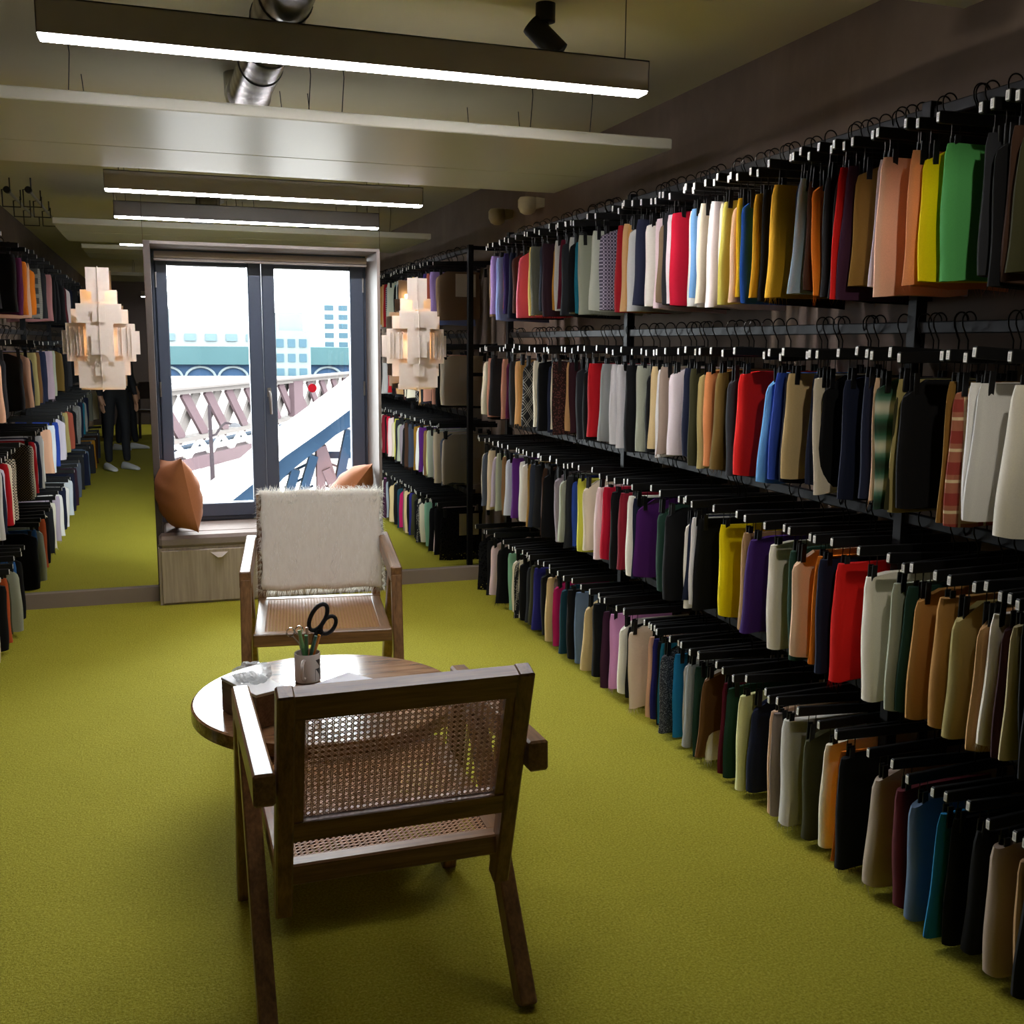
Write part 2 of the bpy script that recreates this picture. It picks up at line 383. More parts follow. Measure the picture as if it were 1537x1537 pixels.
for lab, x, y0, y1 in (('thin steel conduit under the ceiling beside the dark wall', -.90, 3.2, 4.7), ('thin steel conduit under the ceiling next to the conduit by the wall', -.765, 3.2, 4.75)):
    o = thing('conduit', lab, 'pipe', (x, (y0+y1)/2, 2.48), 0, 'conduits by the opposite rack'); d = (y1-y0)/2
    MB().tube([(0, -d, 0), (0, d, 0)], .010, 10).build('pipe', M_steel, o)
    for y in (-d*.8, 0, d*.8):
        MB().tube([(0, y, ZC-2.48), (0, y, .03), (-.05, y, .02), (-.05, y, -.09), (.06, y, -.09), (.06, y, -.02)], .005, 6).build('hanger_bracket', M_cable, o)
    MB().lathe([(0, .02), (.022, .02), (.022, -.02), (0, -.02)], 16, Matrix.Translation((0, d, 0)) @ Matrix.Rotation(pi/2, 4, 'X')).build('end_cap', M_cable, o)

# ---------------------------------------------------------------- stacked-card wall lamps on the mirrors
t = NT('lamp_card'); f = t.noise(t.obj(), 60.0); t.base(t.mix(f, lin('#efe0d0'), lin('#f6e9dc'))).set(0.7, 0, 0.2)
tl = t.n('ShaderNodeBsdfTranslucent', i_Color=(1.0, 0.86, 0.72, 1)); ms = t.n('ShaderNodeMixShader', i_Fac=0.10)
t.l(t.b.outputs[0], ms.inputs[1]); t.l(tl.outputs[0], ms.inputs[2]); t.l(ms.outputs[0], t.out.inputs[0]); M_card = t.m
M_bulb = emit('lamp_bulb', (1.0, .58, .25, 1), 60.0)
def card_lamp(label, x, z):
    o = thing('wall_lamp', label, 'lamp', (x, YM, z), 0, 'card lamps on the mirrors')
    # (half width, bottom, top, distance from the mirror) heights from the lamp's foot
    cards = [(.060, .528, .657, .120), (.094, .466, .540, .075), (.034, .472, .528, .138),
             (.116, .360, .464, .145), (.146, .360, .436, .085), (.034, .366, .440, .162),
             (.200, .192, .321, .040), (.177, .153, .360, .070), (.124, .182, .330, .098), (.069, .150, .360, .150), (.046, .190, .319, .172),
             (.145, .077, .160, .068), (.119, .010, .156, .140), (.034, .076, .150, .156), (.113, -.002, .030, .085)]
    for hw, b, tp, d in cards: MB().box((-hw, -d-.0012, b), (hw, -d+.0012, tp)).build('card', M_card, o)
    for sx in (-.158, -.138, -.108, -.086, .086, .108, .138, .158):   # upright fins between the layers
        MB().box((sx-.0012, -.110 if abs(sx) < .12 else -.085, .182), (sx+.0012, -.004, .340)).build('fin', M_card, o)
    m = MB(); m.prism([(-.002, -.010), (-.148, -.010), (-.148, .072), (-.164, .072), (-.164, .153), (-.180, .153), (-.180, .325), (-.158, .325), (-.158, .362), (-.170, .362), (-.170, .444), (-.152, .444), (-.152, .468), (-.146, .468), (-.146, .532), (-.128, .532), (-.128, .664), (-.002, .664)], 'x', -.0014, .0014)
    m.build('spine', M_card, o)
    for zb, db in ((.075, .112), (.255, .124), (.415, .115), (.560, .098)):
        for sx in (-.016, .016): MB().lathe([(0, .012), (.008, .009), (.010, 0), (.008, -.009), (0, -.012)], 14, Matrix.Translation((sx, -db, zb))).build('bulb', M_bulb, o)
card_lamp('glowing lamp of stacked cream cards beside the opposite rack', -.295, 1.235)
card_lamp('glowing lamp of stacked cream cards beside the long rack', 1.478, 1.228)

# ---------------------------------------------------------------- cane armchairs
WD, WLt = '#5c4026', '#926a42'
M_wx, M_wy, M_wz = (wood('teak_grain_'+a, WD, WLt, a, 0.36) for a in 'xyz')
t = NT('cane'); f = t.noise(t.obj(), 300.0); t.base(t.mix(f, lin('#a9784d'), lin('#c99a6a'))).set(0.45, 0, .5); M_cane = t.m

def cane_mesh(W, Hh, pitch, to3):
    """woven cane: pairs of uprights, pairs of cross strands, two diagonals; to3 maps (u, v, lift)"""
    m = MB(); w_ = .0012
    def strip(a, b, lift, wd=.0008):
        d = (Vector((b[0]-a[0], b[1]-a[1]))).normalized(); n_ = Vector((-d.y, d.x))*wd; q = []
        for l_ in (lift-.0005, lift+.0005):
            for p, s_ in ((a, 1), (b, 1), (b, -1), (a, -1)): q.append(to3(p[0]+n_.x*s_, p[1]+n_.y*s_, l_))
        m.add(q, [(0,1,2,3),(7,6,5,4),(0,4,5,1),(1,5,6,2),(2,6,7,3),(3,7,4,0)], None, False)
    nu, nv = int(W/pitch), int(Hh/pitch)
    for i in range(nu+1):
        u = -W/2+(i+.5)*W/(nu+1)
        for s_ in (-.0016, .0016): strip((u+s_, -Hh/2), (u+s_, Hh/2), .0)
    for j in range(nv+1):
        v = -Hh/2+(j+.5)*Hh/(nv+1)
        for s_ in (-.0016, .0016): strip((-W/2, v+s_), (W/2, v+s_), .0009)
    pu, pv = W/(nu+1), Hh/(nv+1)
    for sg in (1, -1):
        for k in range(-nv-1, nu+2):
            # line through cell corners: u = u0 + sg*(v) * pu/pv
            pts = []
            u0 = -W/2+(k+.5)*pu
            a_ = (u0, -Hh/2) if sg > 0 else (u0, Hh/2); b_ = (u0+(nv+1)*pu, Hh/2) if sg > 0 else (u0+(nv+1)*pu, -Hh/2)
            # clip to the panel in u
            (ua, va), (ub, vb) = a_, b_
            if ub <= -W/2 or ua >= W/2: continue
            if ua < -W/2: tt = (-W/2-ua)/(ub-ua); va += (vb-va)*tt; ua = -W/2
            if ub > W/2: tt = (W/2-ua)/(ub-ua); vb = va+(vb-va)*tt; ub = W/2
            strip((ua, va), (ub, vb), .0018*sg*.5+.0005, .0008)
    return m

def armchair(label, loc, rz):
    o = thing('cane_armchair', label, 'chair', loc, rz, 'cane armchairs at the round table')
    for s in (-1, 1):
        MB().beam((s*.288, .345, 0), (s*.288, .21, .60), .040, .056, (0, 1, 0), .004).build('leg', M_wz, o)
        MB().beam((s*.288, -.345, 0), (s*.288, .10, .605), .040, .058, (0, 1, 0), .004).build('leg', M_wz, o)
        MB().beam((s*.288, -.405, .628), (s*.288, .235, .603), .044, .068, (0, 0, 1), .005).build('armrest', M_wy, o)
        MB().beam((s*.245, -.262, .285), (s*.245, -.425, .835), .036, .046, (0, 1, 0), .004).build('back_post', M_wz, o)
    def bk(z): return -.262-(z-.285)/.55*.163      # the recline
    def rail(z0, z1, hw, th=.030):
        za, zb = z0, z1; n_ = Vector((0, .55, .163)).normalized()*th/2
        m = MB(); q = []
        for x in (-hw, hw):
            for z, s_ in ((za, -1), (zb, -1), (zb, 1), (za, 1)): q.append((x, bk(z)+n_.y*s_, z+n_.z*s_))
        return m.add(q, [(0,1,2,3),(7,6,5,4),(0,4,5,1),(1,5,6,2),(2,6,7,3),(3,7,4,0)], None, False)
    rail(.778, .833, .228, .036).build('top_rail', M_wx, o, fix=True)
    rail(.483, .530, .228, .036).build('lower_rail', M_wx, o, fix=True)
    for s in (-1, 1):
        q = rail(.528, .780, .0105, .028); q.v = [(x+s*.2175, y, z) for x, y, z in q.v]; q.build('stile', M_wz, o, fix=True)
    L = sqrt(.163**2+.55**2); du = Vector((0, -.163/L, .55/L)); nn = Vector((0, .55/L, .163/L)); c0 = Vector((0, bk(.654), .654))
    cane_mesh(.416, .252*L/.55+.004, .0132, lambda u, v, l: tuple(c0+Vector((u, 0, 0))+du*v+nn*l)).build('back_cane', M_cane, o)
    m = MB()   # seat frame, a little higher in front
    a, b = (-.275, .400), (.300, .412)
    m.beam((-.262, a[0], .381), (.262, a[0], .381), .040, .048, (0, 0, 1), .004); m.build('rear_rail', M_wx, o); m = MB()
    m.beam((-.262, b[0], .386), (.262, b[0], .386), .040, .050, (0, 0, 1), .004); m.build('front_rail', M_wx, o)
    for s in (-1, 1): MB().beam((s*.238, a[0]+.018, .380), (s*.238, b[0]-.018, .386), .044, .046, (0, 0, 1), .004).build('side_rail', M_wy, o)
    Ls = sqrt((b[0]-a[0])**2+.006**2); ds = Vector((0, (b[0]-a[0])/Ls, .006/Ls)); ns = Vector((0, -.006/Ls, (b[0]-a[0])/Ls)); cs = Vector((0, (a[0]+b[0])/2, .4035))
    cane_mesh(.436, b[0]-a[0]-.036, .0132, lambda u, v, l: tuple(cs+Vector((u, 0, 0))+ds*v+ns*l)).build('seat_cane', M_cane, o)
    return o
armchair('teak and cane armchair close to the camera, its back bare, facing the round table', (.448, 2.36, 0), 0)
far = armchair('teak and cane armchair by the window seat with white fur over its back', (.590, 4.135, 0), radians(173))

# white fur throw over the far chair's back: an upside-down U of hide with long pile at the edges
def fur_throw():
    rng = random.Random(5); M = far.matrix_basis
    def bk(z): return -.262-(z-.285)/.55*.163
    prof = []       # path over the back, seen from the side: front bottom -> top -> rear bottom
    for k in range(15): z = .440+(.825-.440)*k/14; prof.append((bk(z)+.036, z))
    prof += [(bk(.835)+.024, .842), (bk(.84), .848), (bk(.835)-.024, .842)]
    for k in range(10): z = .825-(.28)*k/9; prof.append((bk(z)-.034, z))
    W = .258; n = 26; m = MB(); m.smooth = True; vs_, fs = [], []
    for j in range(n+1):
        x = -W+2*W*j/n
        for i, (y, z) in enumerate(prof):
            vs_.append((x-.014+.004*sin(i*1.3), y+.003*sin(7*x*10+i*.6), z+.004*sin(x*30)))
    P = len(prof)
    for j in range(n):
        for i in range(P-1): fs.append((j*P+i, (j+1)*P+i, (j+1)*P+i+1, j*P+i+1))
    m.add(vs_, fs, None, True)
    th = link('fur_throw', None); th.matrix_basis = far.matrix_basis.copy()
    tag(th, 'white long-haired fur throw draped over the back of the armchair by the window', 'throw')
    t = NT('fur_hide'); f = t.noise(t.map(t.obj(), (60, 60, 14)), 1.0, 4.0); t.base(t.mix(f, lin('#d9cfbd'), lin('#efe8da'))).set(.9, 0, .2)
    t.b.inputs['Sheen Weight'].default_value = .3; t.bump(f, .4, .004)
    hd = m.build('hide', t.m, th)
    so = hd.modifiers.new('thick', 'SOLIDIFY'); so.thickness = .010; so.offset = 0
    t2 = NT('fur_pile'); f = t2.noise(t2.obj(), 90.0); t2.base(t2.mix(f, lin('#e6dfd2'), lin('#fbf8f0'))).set(.6, 0, .3)
    tl = t2.n('ShaderNodeBsdfTranslucent', i_Color=(.95, .92, .86, 1)); ms = t2.n('ShaderNodeMixShader', i_Fac=.45)
    t2.l(t2.b.outputs[0], ms.inputs[1]); t2.l(tl.outputs[0], ms.inputs[2]); t2.l(ms.outputs[0], t2.out.inputs[0])
    f_ = MB()
    def hair(p, d, L, w=.0012):
        p = (p[0]-.014, p[1], p[2])
        d = Vector(d).normalized(); s_ = d.cross(Vector((rng.uniform(-1, 1), rng.uniform(-1, 1), rng.uniform(-1, 1)))).normalized()*w
        p = Vector(p); q = p+d*L*.55; r = p+d*L+Vector((0, 0, -L*.25))+Vector((rng.gauss(0, 1), rng.gauss(0, 1), rng.gauss(0, 1)))*L*.08
        f_.add([p-s_, p+s_, q+s_*.7, q-s_*.7, r], [(0, 1, 2, 3), (3, 2, 4)], None, True)
    for _ in range(5200):          # short nap all over the outside
        i = rng.randrange(P-1); tt = rng.random(); x = rng.uniform(-W, W)
        y = prof[i][0]*(1-tt)+prof[i+1][0]*tt; z = prof[i][1]*(1-tt)+prof[i+1][1]*tt
        ty, tz = prof[i+1][0]-prof[i][0], prof[i+1][1]-prof[i][1]; ny, nz = tz, -ty; l_ = sqrt(ny*ny+nz*nz)
        ny, nz = ny/l_, nz/l_
        down = -1 if i < 15 else 1
        hair((x, y+ny*.004, z+nz*.004), (rng.gauss(0, .25), ny*.16+down*ty/l_*1.0+rng.gauss(0, .1), nz*.16+down*tz/l_*1.0+rng.gauss(0, .1)), rng.uniform(.010, .018), .0008)
    for _ in range(3600):          # long pile along the top, the sides and the lower edge
        k = rng.random()
        if k < .38: i = rng.randrange(13, 19); x = rng.uniform(-W, W); d = (rng.gauss(0, .5), prof[i][0]-bk(.8)+rng.gauss(0, .15), .35+rng.random()*.6)
        elif k < .80: i = rng.randrange(P); x = rng.choice((-W, W)); d = ((1 if x > 0 else -1)*(.3+rng.random()), rng.gauss(0, .5), rng.gauss(-.4, .8))
        else: i = rng.choice((0, P-1)); x = rng.uniform(-W, W); d = (rng.gauss(.2, .3), rng.gauss(0, .2), -1)
        hair((x, prof[i][0], prof[i][1]), d, rng.uniform(.012, .042)*(1.25 if k < .38 else .8), .0009)
    tag(f_.build('pile', t2.m, th), None, None, None, 'stuff')
fur_throw()

# ---------------------------------------------------------------- round table and what lies on it
tb = thing('round_table', 'low round wooden table between the two armchairs', 'table', (.44, 2.975, 0))
t = NT('table_veneer'); v = t.map(t.obj(), (5, 46, 46), (0, 0, radians(28))); f = t.noise(v, 1.0, 5.0, .6); pk = t.n('ShaderNodeTexWave', wave_type='BANDS', bands_direction='Y', i_Vector=t.map(t.obj(), (1, 1, 1), (0, 0, radians(28))), i_Scale=3.4)
c = t.ramp(f, [(.3, lin('#5a3d2a')), (.5, lin('#84603f')), (.72, lin('#a68162'))])
t.base(t.mix(t.math('MULTIPLY', pk.outputs['Fac'], .35), c, lin('#4a3020'))).set(.15, 0, .5); t.bump(f, .05, .001); M_tab = t.m
MB().lathe([(0, .460), (.20, .460), (.380, .460), (.3895, .460), (.390, .460), (.396, .456), (.396, .420), (.390, .416), (0, .416)], 96).build('tabletop', M_tab, tb)
for a in (35, 125, 215, 305):
    c_, s_ = cos(radians(a)), sin(radians(a))
    m = MB(); M_ = Matrix.Rotation(radians(a), 4, 'Z')
    m.add([(.02,-.02,.0),(.20,-.02,.0),(.30,-.02,.416),(.02,-.02,.416),(.02,.02,.0),(.20,.02,.0),(.30,.02,.416),(.02,.02,.416)], [(0,1,2,3),(7,6,5,4),(0,4,5,1),(1,5,6,2),(2,6,7,3),(3,7,4,0)], M_, False)
    m.build('leg', M_wz, tb)
ZT = .4602
# mug
mug = thing('mug', 'white mug with a black printed letter, holding pens and scissors', 'mug', (.397, 3.11, ZT))
M_cer = plain('glazed_ceramic', '#d8d0c6', .22, 0, .5, vary=.02)
MB().lathe([(0, .0), (.036, 0), (.0395, .004), (.0395, .090), (.0385, .092), (.0365, .090), (.0365, .008), (0, .007)], 40).build('body', M_cer, mug)
hp = [(-.035+0, 0, .075)]
ang = radians(248)
hd = [(.036, .074), (.052, .077), (.064, .068), (.067, .048), (.062, .030), (.048, .018), (.036, .020)]
MB().tube([(cos(ang)*r, sin(ang)*r, z) for r, z in hd], .0055, 10).build('handle', M_cer, mug)
m = MB()
def onmug(a0, a1, z0, z1, skew):
    R_ = .0399; n = 5; q = []
    for i in range(n+1):
        a = radians(a0+(a1-a0)*i/n); f = i/n
        zt = z1; zb = z1-(z1-z0)*(f if skew else 1)
        q += [(R_*cos(a), R_*sin(a), zb-.0005), (R_*cos(a), R_*sin(a), zt)]
    m.add(q, [(2*i, 2*i+2, 2*i+3, 2*i+1) for i in range(n)], None, True)
onmug(301, 326, .052, .074, True); onmug(301, 326, .022, .046, True); onmug(326, 331, .008, .074, False); onmug(298, 300, .008, .046, False)
m.build('printed_letter', plain('black_print', '#14110f', .4), mug)
# pens and scissors standing in it
def pen(label, bx, by, tx, ty, L, r, hexc, tip=None):
    o = thing('pen', label, 'pen', (.397+bx, 3.11+by, ZT+.014), 0, 'pens in the mug')
    d = Vector((tx-bx, ty-by, .09)).normalized()
    MB().tube([d*0, d*(L*.62)], r, 8).build('barrel', plain('pen_'+hexc, hexc, .35, vary=.02), o)
    MB().tube([d*(L*.62), d*L], [r*1.12, r*.95], 8).build('cap', plain('pencap_'+(tip or hexc), tip or hexc, .35, vary=.02), o)
pen('green pen with a pale clip in the mug, beside the steel scissors', .004, -.004, -.012, .004, .150, .0056, '#4f8a4c', '#7fae74')
pen('second green pen in the mug, leaning on the first', -.002, .008, -.004, -.012, .142, .0056, '#3c7a46')
pen('dark green pen in the mug under the black scissors handles', -.008, .0, .014, -.016, .140, .0056, '#2f6350', '#3d7a60')
pen('orange pen leaning at the edge of the mug', -.004, .004, .024, -.006, .140, .0056, '#d07a1e', '#e09024')
pen('reddish orange pen in the mug next to the orange pen', -.010, .008, .017, .006, .132, .0052, '#b8531f')
pen('pale pink pen in the middle of the mug', .0, .012, .002, .016, .152, .0048, '#c9a08e')
def loop(c, ra, rb, ang, u, v, n=22):
    c = Vector(c); return [c+(u*cos(ang)+v*sin(ang))*(ra*cos(2*pi*k/n))+(v*cos(ang)-u*sin(ang))*(rb*sin(2*pi*k/n)) for k in range(n)]
U, Vv = Vector((.95, -.31, 0)), Vector((.05, .16, .986))
sc = thing('scissors', 'large scissors with black plastic handles standing in the mug', 'scissors', (.400, 3.108, ZT+.012), 0)
m = MB(); m.tube(loop(U*.028+Vv*.186, .045, .022, radians(62), U, Vv), .0068, 8, True); m.tube([U*.014+Vv*.098, U*.020+Vv*.125, U*.028+Vv*.148], [.008, .009, .008], 8); m.build('large_handle', M_black, sc)
m = MB(); m.tube(loop(U*.060+Vv*.162, .031, .019, radians(55), U, Vv), .0064, 8, True); m.tube([U*.012+Vv*.100, U*.026+Vv*.125, U*.044+Vv*.140], [.008, .009, .008], 8); m.build('small_handle', M_black, sc)
MB().beam(tuple(U*-.004), tuple(U*.014+Vv*.11), .014, .004, tuple(U)).build('blades', M_steel, sc)
s2 = thing('scissors', 'small steel scissors with ring handles leaning in the mug', 'scissors', (.395, 3.112, ZT+.014), 0)
m = MB(); m.tube(loop(U*-.052+Vv*.136, .0135, .0115, 1.2, U, Vv), .0022, 7, True); m.tube(loop(U*-.026+Vv*.142, .0135, .0115, 1.2, U, Vv), .0022, 7, True); m.build('finger_rings', M_chrome, s2)
m = MB(); m.tube([U*-.002+Vv*.02, U*-.024+Vv*.10, U*-.046+Vv*.125], .0025, 7); m.tube([U*.002+Vv*.02, U*-.022+Vv*.10, U*-.026+Vv*.130], .0025, 7); m.build('shanks', M_steel, s2)
# sheet of paper, box, crumpled plastic bag
d1, d2, c0 = Vector((-.81, -.58, 0)), Vector((.58, -.81, 0)), Vector((.531, 3.151, ZT))
M_paper = plain('printed_paper', '#d9d8dc', .7, vary=.05, scale=14)
m = MB(); q = [c0, c0+d1*.21, c0+d1*.21+d2*.28, c0+d2*.28]
m.add([tuple(p) for p in q]+[tuple(p+Vector((0, 0, .0012))) for p in q], [(0,1,2,3),(7,6,5,4),(0,4,5,1),(1,5,6,2),(2,6,7,3),(3,7,4,0)], None, False)
tag(m.build('paper_sheet', M_paper, fix=True), 'white printed sheet lying on the round table in front of the mug', 'paper')
bx = thing('storage_box', 'brown wooden box with a white top on the round table', 'box', (.213, 2.845, ZT), math.atan2(-.184, .082))
MB().box((-.100, -.048, 0), (.100, .048, .090), .002).build('body', wood('box_wood', '#5b4636', '#846a55', 'x', .5), bx)
MB().box((-.101, -.049, .0902), (.101, .049, .099), .001).build('lid', plain('white_card', '#dcdad8', .6, vary=.03), bx)
bm = bmesh.new(); bmesh.ops.create_icosphere(bm, subdivisions=4, radius=1.0); rng = random.Random(11)
ph = [(Vector((rng.gauss(0, 1), rng.gauss(0, 1), rng.gauss(0, 1))).normalized(), rng.uniform(.2, .8)) for _ in range(26)]
for v in bm.verts:
    d = v.co.copy(); k = 1.0
    for n_, h_ in ph: k = min(k, 1.12-.26*max(0, d.dot(n_)-h_)/(1-h_)*1.6)
    k += .22*abs(sin(6*d.x+3+2*d.y)*sin(8*d.y-3*d.z))-.10
    v.co = Vector((d.x*.068*k, d.y*.056*k, max(-.0205, d.z*.040*k)))
me = bpy.data.meshes.new('plastic_bag'); bm.to_mesh(me); bm.free()
t = NT('clear_film'); f = t.noise(t.obj(), 30.0); t.base(t.mix(f, lin('#cfd6d8'), lin('#f2f4f4'))).set(.12, 0, .6)
tr = t.n('ShaderNodeBsdfTransparent'); ms = t.n('ShaderNodeMixShader', i_Fac=.62); t.l(t.b.outputs[0], ms.inputs[1]); t.l(tr.outputs[0], ms.inputs[2]); t.l(ms.outputs[0], t.out.inputs[0])
me.materials.append(t.m)
tag(link('plastic_bag', me, None, (.212, 2.865, ZT+.1195)), 'crumpled clear plastic bag on top of the brown box', 'plastic bag')
ROWS = {
'R1': '''5.63 taupe brown;5.54 lavender;5.49 periwinkle;5.37 rust;5.33 dark violet;5.28 navy;5.18 chocolate brown;5.08 coral pink @0.03;4.95 butter yellow @0.02;4.90 olive grey;4.79 blue charcoal;4.74 aubergine;4.63 ochre;4.58 pale grey;4.54 burgundy @0.03;4.49 charcoal;4.42 pale grey @-0.015;4.39 black;4.35 teal;4.32 sage grey;4.15 pale sage;4.10 lilac lattice patterned;3.92 dark red;3.86 tan;3.81 camel;3.77 pale grey;3.71 ink blue;3.66 ivory;3.58 pale pink;3.55 taupe brown @-0.01;3.50 charcoal;3.46 pinkish white;3.41 crimson @-0.02;3.33 pale grey;3.28 steel blue;3.25 white;3.22 cream;3.16 pinkish white;3.11 ivory;3.08 chartreuse;3.02 peach beige;2.99 golden yellow;2.96 cobalt blue;2.89 mustard;2.86 black;2.77 mustard;2.67 navy;2.64 pale blue @0.03;2.61 dark brown;2.58 orange @-0.02;2.53 black;2.48 black;2.44 bright red;2.41 eggplant;2.35 bronze;2.31 lilac white;2.27 peach pink;2.20 lilac;2.17 peach orange;2.13 bright yellow @-0.02;2.06 leaf green @-0.01;1.93 charcoal;1.89 black @-0.02;1.85 dark brown;1.81 dark olive''',
'R2': '''5.74 cream @0.03;5.64 black;5.60 dusty peach;5.57 charcoal;5.35 dusty peach;5.32 plum;5.23 charcoal;5.16 light apricot;5.12 camel;5.05 black and white crosshatch;4.84 cream @-0.015;4.78 black;4.68 navy @0.02;4.64 cream @0.01;4.61 maroon floral;4.40 tan @0.02;4.37 dark maroon;4.31 charcoal;4.20 black @0.01;4.13 red;4.03 mid grey @0.02;3.92 silver grey;3.87 silver grey @-0.03;3.78 black;3.69 sage grey @-0.02;3.61 black;3.55 sand;3.50 white;3.47 taupe;3.39 pinkish white;3.30 navy;3.23 dark olive;3.19 khaki @-0.02;3.14 apricot @-0.01;3.06 olive brown;2.99 charcoal;2.92 bright red;2.77 sky blue @0.02;2.72 royal blue @0.02;2.68 navy;2.65 sand;2.55 navy;2.52 pale beige @-0.03;2.49 black;2.37 navy;2.34 navy;2.26 peach beige;2.23 green striped @-0.02;2.20 dark olive @-0.01;2.17 khaki;2.13 black;1.99 bronze;1.96 red tartan @-0.01;1.91 white @-0.01;1.87 silver white;1.77 ivory @0.01''',
'R3': '''5.76 cream;5.73 slate grey @0.045;5.59 beige @0.03;5.54 lilac grey @0.035;5.43 sage grey @0.02;5.39 royal blue;5.36 pale lime;5.33 brown;5.30 pale blue white;5.17 purple;5.08 white;5.05 white;4.96 ochre brown;4.87 blue charcoal;4.83 charcoal;4.76 dark brown;4.71 dark brown;4.68 black;4.60 black;4.54 mauve grey;4.47 sage grey;4.39 charcoal;4.36 royal blue;4.29 lime yellow @-0.015;4.21 linen beige @-0.01;4.08 pale pink;3.99 crimson;3.91 black;3.81 dark crimson;3.72 ivory @-0.015;3.66 navy;3.63 purple;3.48 dark green;3.39 black;3.24 ivory;3.21 navy @0.02;3.18 white;3.15 black;3.02 bright yellow @-0.01;2.87 light brown;2.80 dark purple @0.02;2.71 ivory;2.61 dark green;2.56 peach beige @-0.02;2.48 orange;2.44 navy;2.35 bright red;2.25 ivory @-0.02;2.13 sage grey @-0.01;2.09 dark green;2.05 camel;1.97 camel;1.91 khaki;1.84 tan;1.81 frayed cream;1.77 dark maroon;1.74 khaki cream @-0.01;1.71 black @-0.02;1.68 charcoal''',
'R4': '''5.78 black lace;5.60 black;5.56 pale pink;5.43 black;5.26 mint green;5.15 cream @0.02;5.10 black and white dotted;5.07 cream;5.02 black;4.95 charcoal;4.88 dark olive;4.82 indigo;4.73 black @-0.01;4.64 sand @0.02;4.57 grey brown;4.53 magenta;4.43 dark teal;4.34 black;4.28 slate blue @-0.01;4.17 sand @0.02;4.07 black;3.96 steel grey;3.93 eggplant;3.88 orchid pink;3.78 ivory;3.71 black;3.68 oatmeal boucle @-0.02;3.52 peach @0.01;3.49 indigo @0.02;3.45 black;3.42 teal;3.38 speckled charcoal;3.28 teal blue;3.25 pale grey;3.18 mid grey;3.12 dark green;3.09 frayed white linen @-0.02;3.05 coffee brown @0.045;2.93 burgundy;2.90 dark green;2.82 pale lime;2.77 navy;2.66 peach beige @-0.02;2.62 grey taupe;2.56 frayed silver @-0.02;2.46 dark olive;2.38 cream;2.33 orange;2.28 black;2.19 beige taupe;2.06 maroon @-0.02;2.00 slate blue @-0.015;1.90 teal blue;1.87 black;1.80 black;1.74 taupe @-0.01;1.67 light brown @-0.02;1.63 black''',
'L1': '''5.87 black;5.6 plum;5.45 orange;5.18 peach;4.98 orange;4.65 glen plaid;4.33 charcoal;3.98 dusty rose;3.60 black;3.25 black;2.87 black;2.52 maroon;2.22 pinkish white;1.82 navy;1.39 charcoal;0.93 black;0.52 navy''',
'L2': '''5.87 charcoal;5.6 peach;5.45 navy;5.3 khaki;5.10 coffee brown;4.89 navy;4.62 navy;4.23 mauve;3.96 sage grey;3.25 olive brown;2.91 black;2.40 charcoal;1.73 black;0.97 navy;0.10 charcoal''',
'L3': '''5.85 houndstooth;5.74 cream;5.63 red;5.52 lilac white;5.42 navy;5.30 silver grey;5.17 white;4.68 peach;4.43 pale blue white;3.99 royal blue;3.63 lilac white;3.31 olive grey;3.03 khaki;2.66 rust;2.34 black;2.08 grey dotted;1.72 mid grey;1.44 navy;1.13 teal;0.81 mid grey;0.36 navy;-0.40 olive grey;-1.11 cream''',
'L4': '''5.86 black;5.74 blue;5.63 sage grey;5.50 dark olive;5.34 orange rust;5.22 black;5.06 cream;4.82 charcoal;4.57 ivory;4.30 lilac grey;4.07 white;3.82 navy;3.63 white;3.21 pale blue white;2.91 navy;2.51 aubergine;1.98 slate grey;1.59 charcoal;1.17 navy;0.72 slate blue;0.23 charcoal;-0.30 ochre;-0.88 dark brown;-1.35 slate grey''',
}

# ---------------------------------------------------------------- garment racks
RZ = (2.112, 1.555, 1.032, .502)           # heights of the four rails
RXR, RXL = 1.965, -.925
def rack(name_label, x, wall, ys, y0, y1):
    o = thing('garment_rack', name_label, 'rack', (x, y0, 0), 0); s = 1 if wall > x else -1
    for y in ys:
        MB().box((-.018, y-y0-.018, 0), (.018, y-y0+.018, RZ[0]+.03), .002).build('post', M_rack, o)
        for z in (.06, 1.30, RZ[0]+.012): MB().box((min(0, s*abs(wall-x)), y-y0-.012, z-.012), (max(0, s*abs(wall-x)), y-y0+.012, z+.012)).build('wall_arm', M_rack, o)
    for z in RZ: MB().box((-.0095, y0-y0, z-.016), (.0095, y1-y0, z+.016), .003).build('rail', M_rack, o)
    return o
rack('long black steel rack of fabric swatches along the wall with the sensor', RXR, XR, (1.0, 2.34, 4.17, 5.81), .95, 5.83)
rack('black steel rack of fabric swatches across the carpet from the long rack', RXL, XL, (-1.4, .4, 2.2, 4.1, 5.92), -1.45, 5.94)

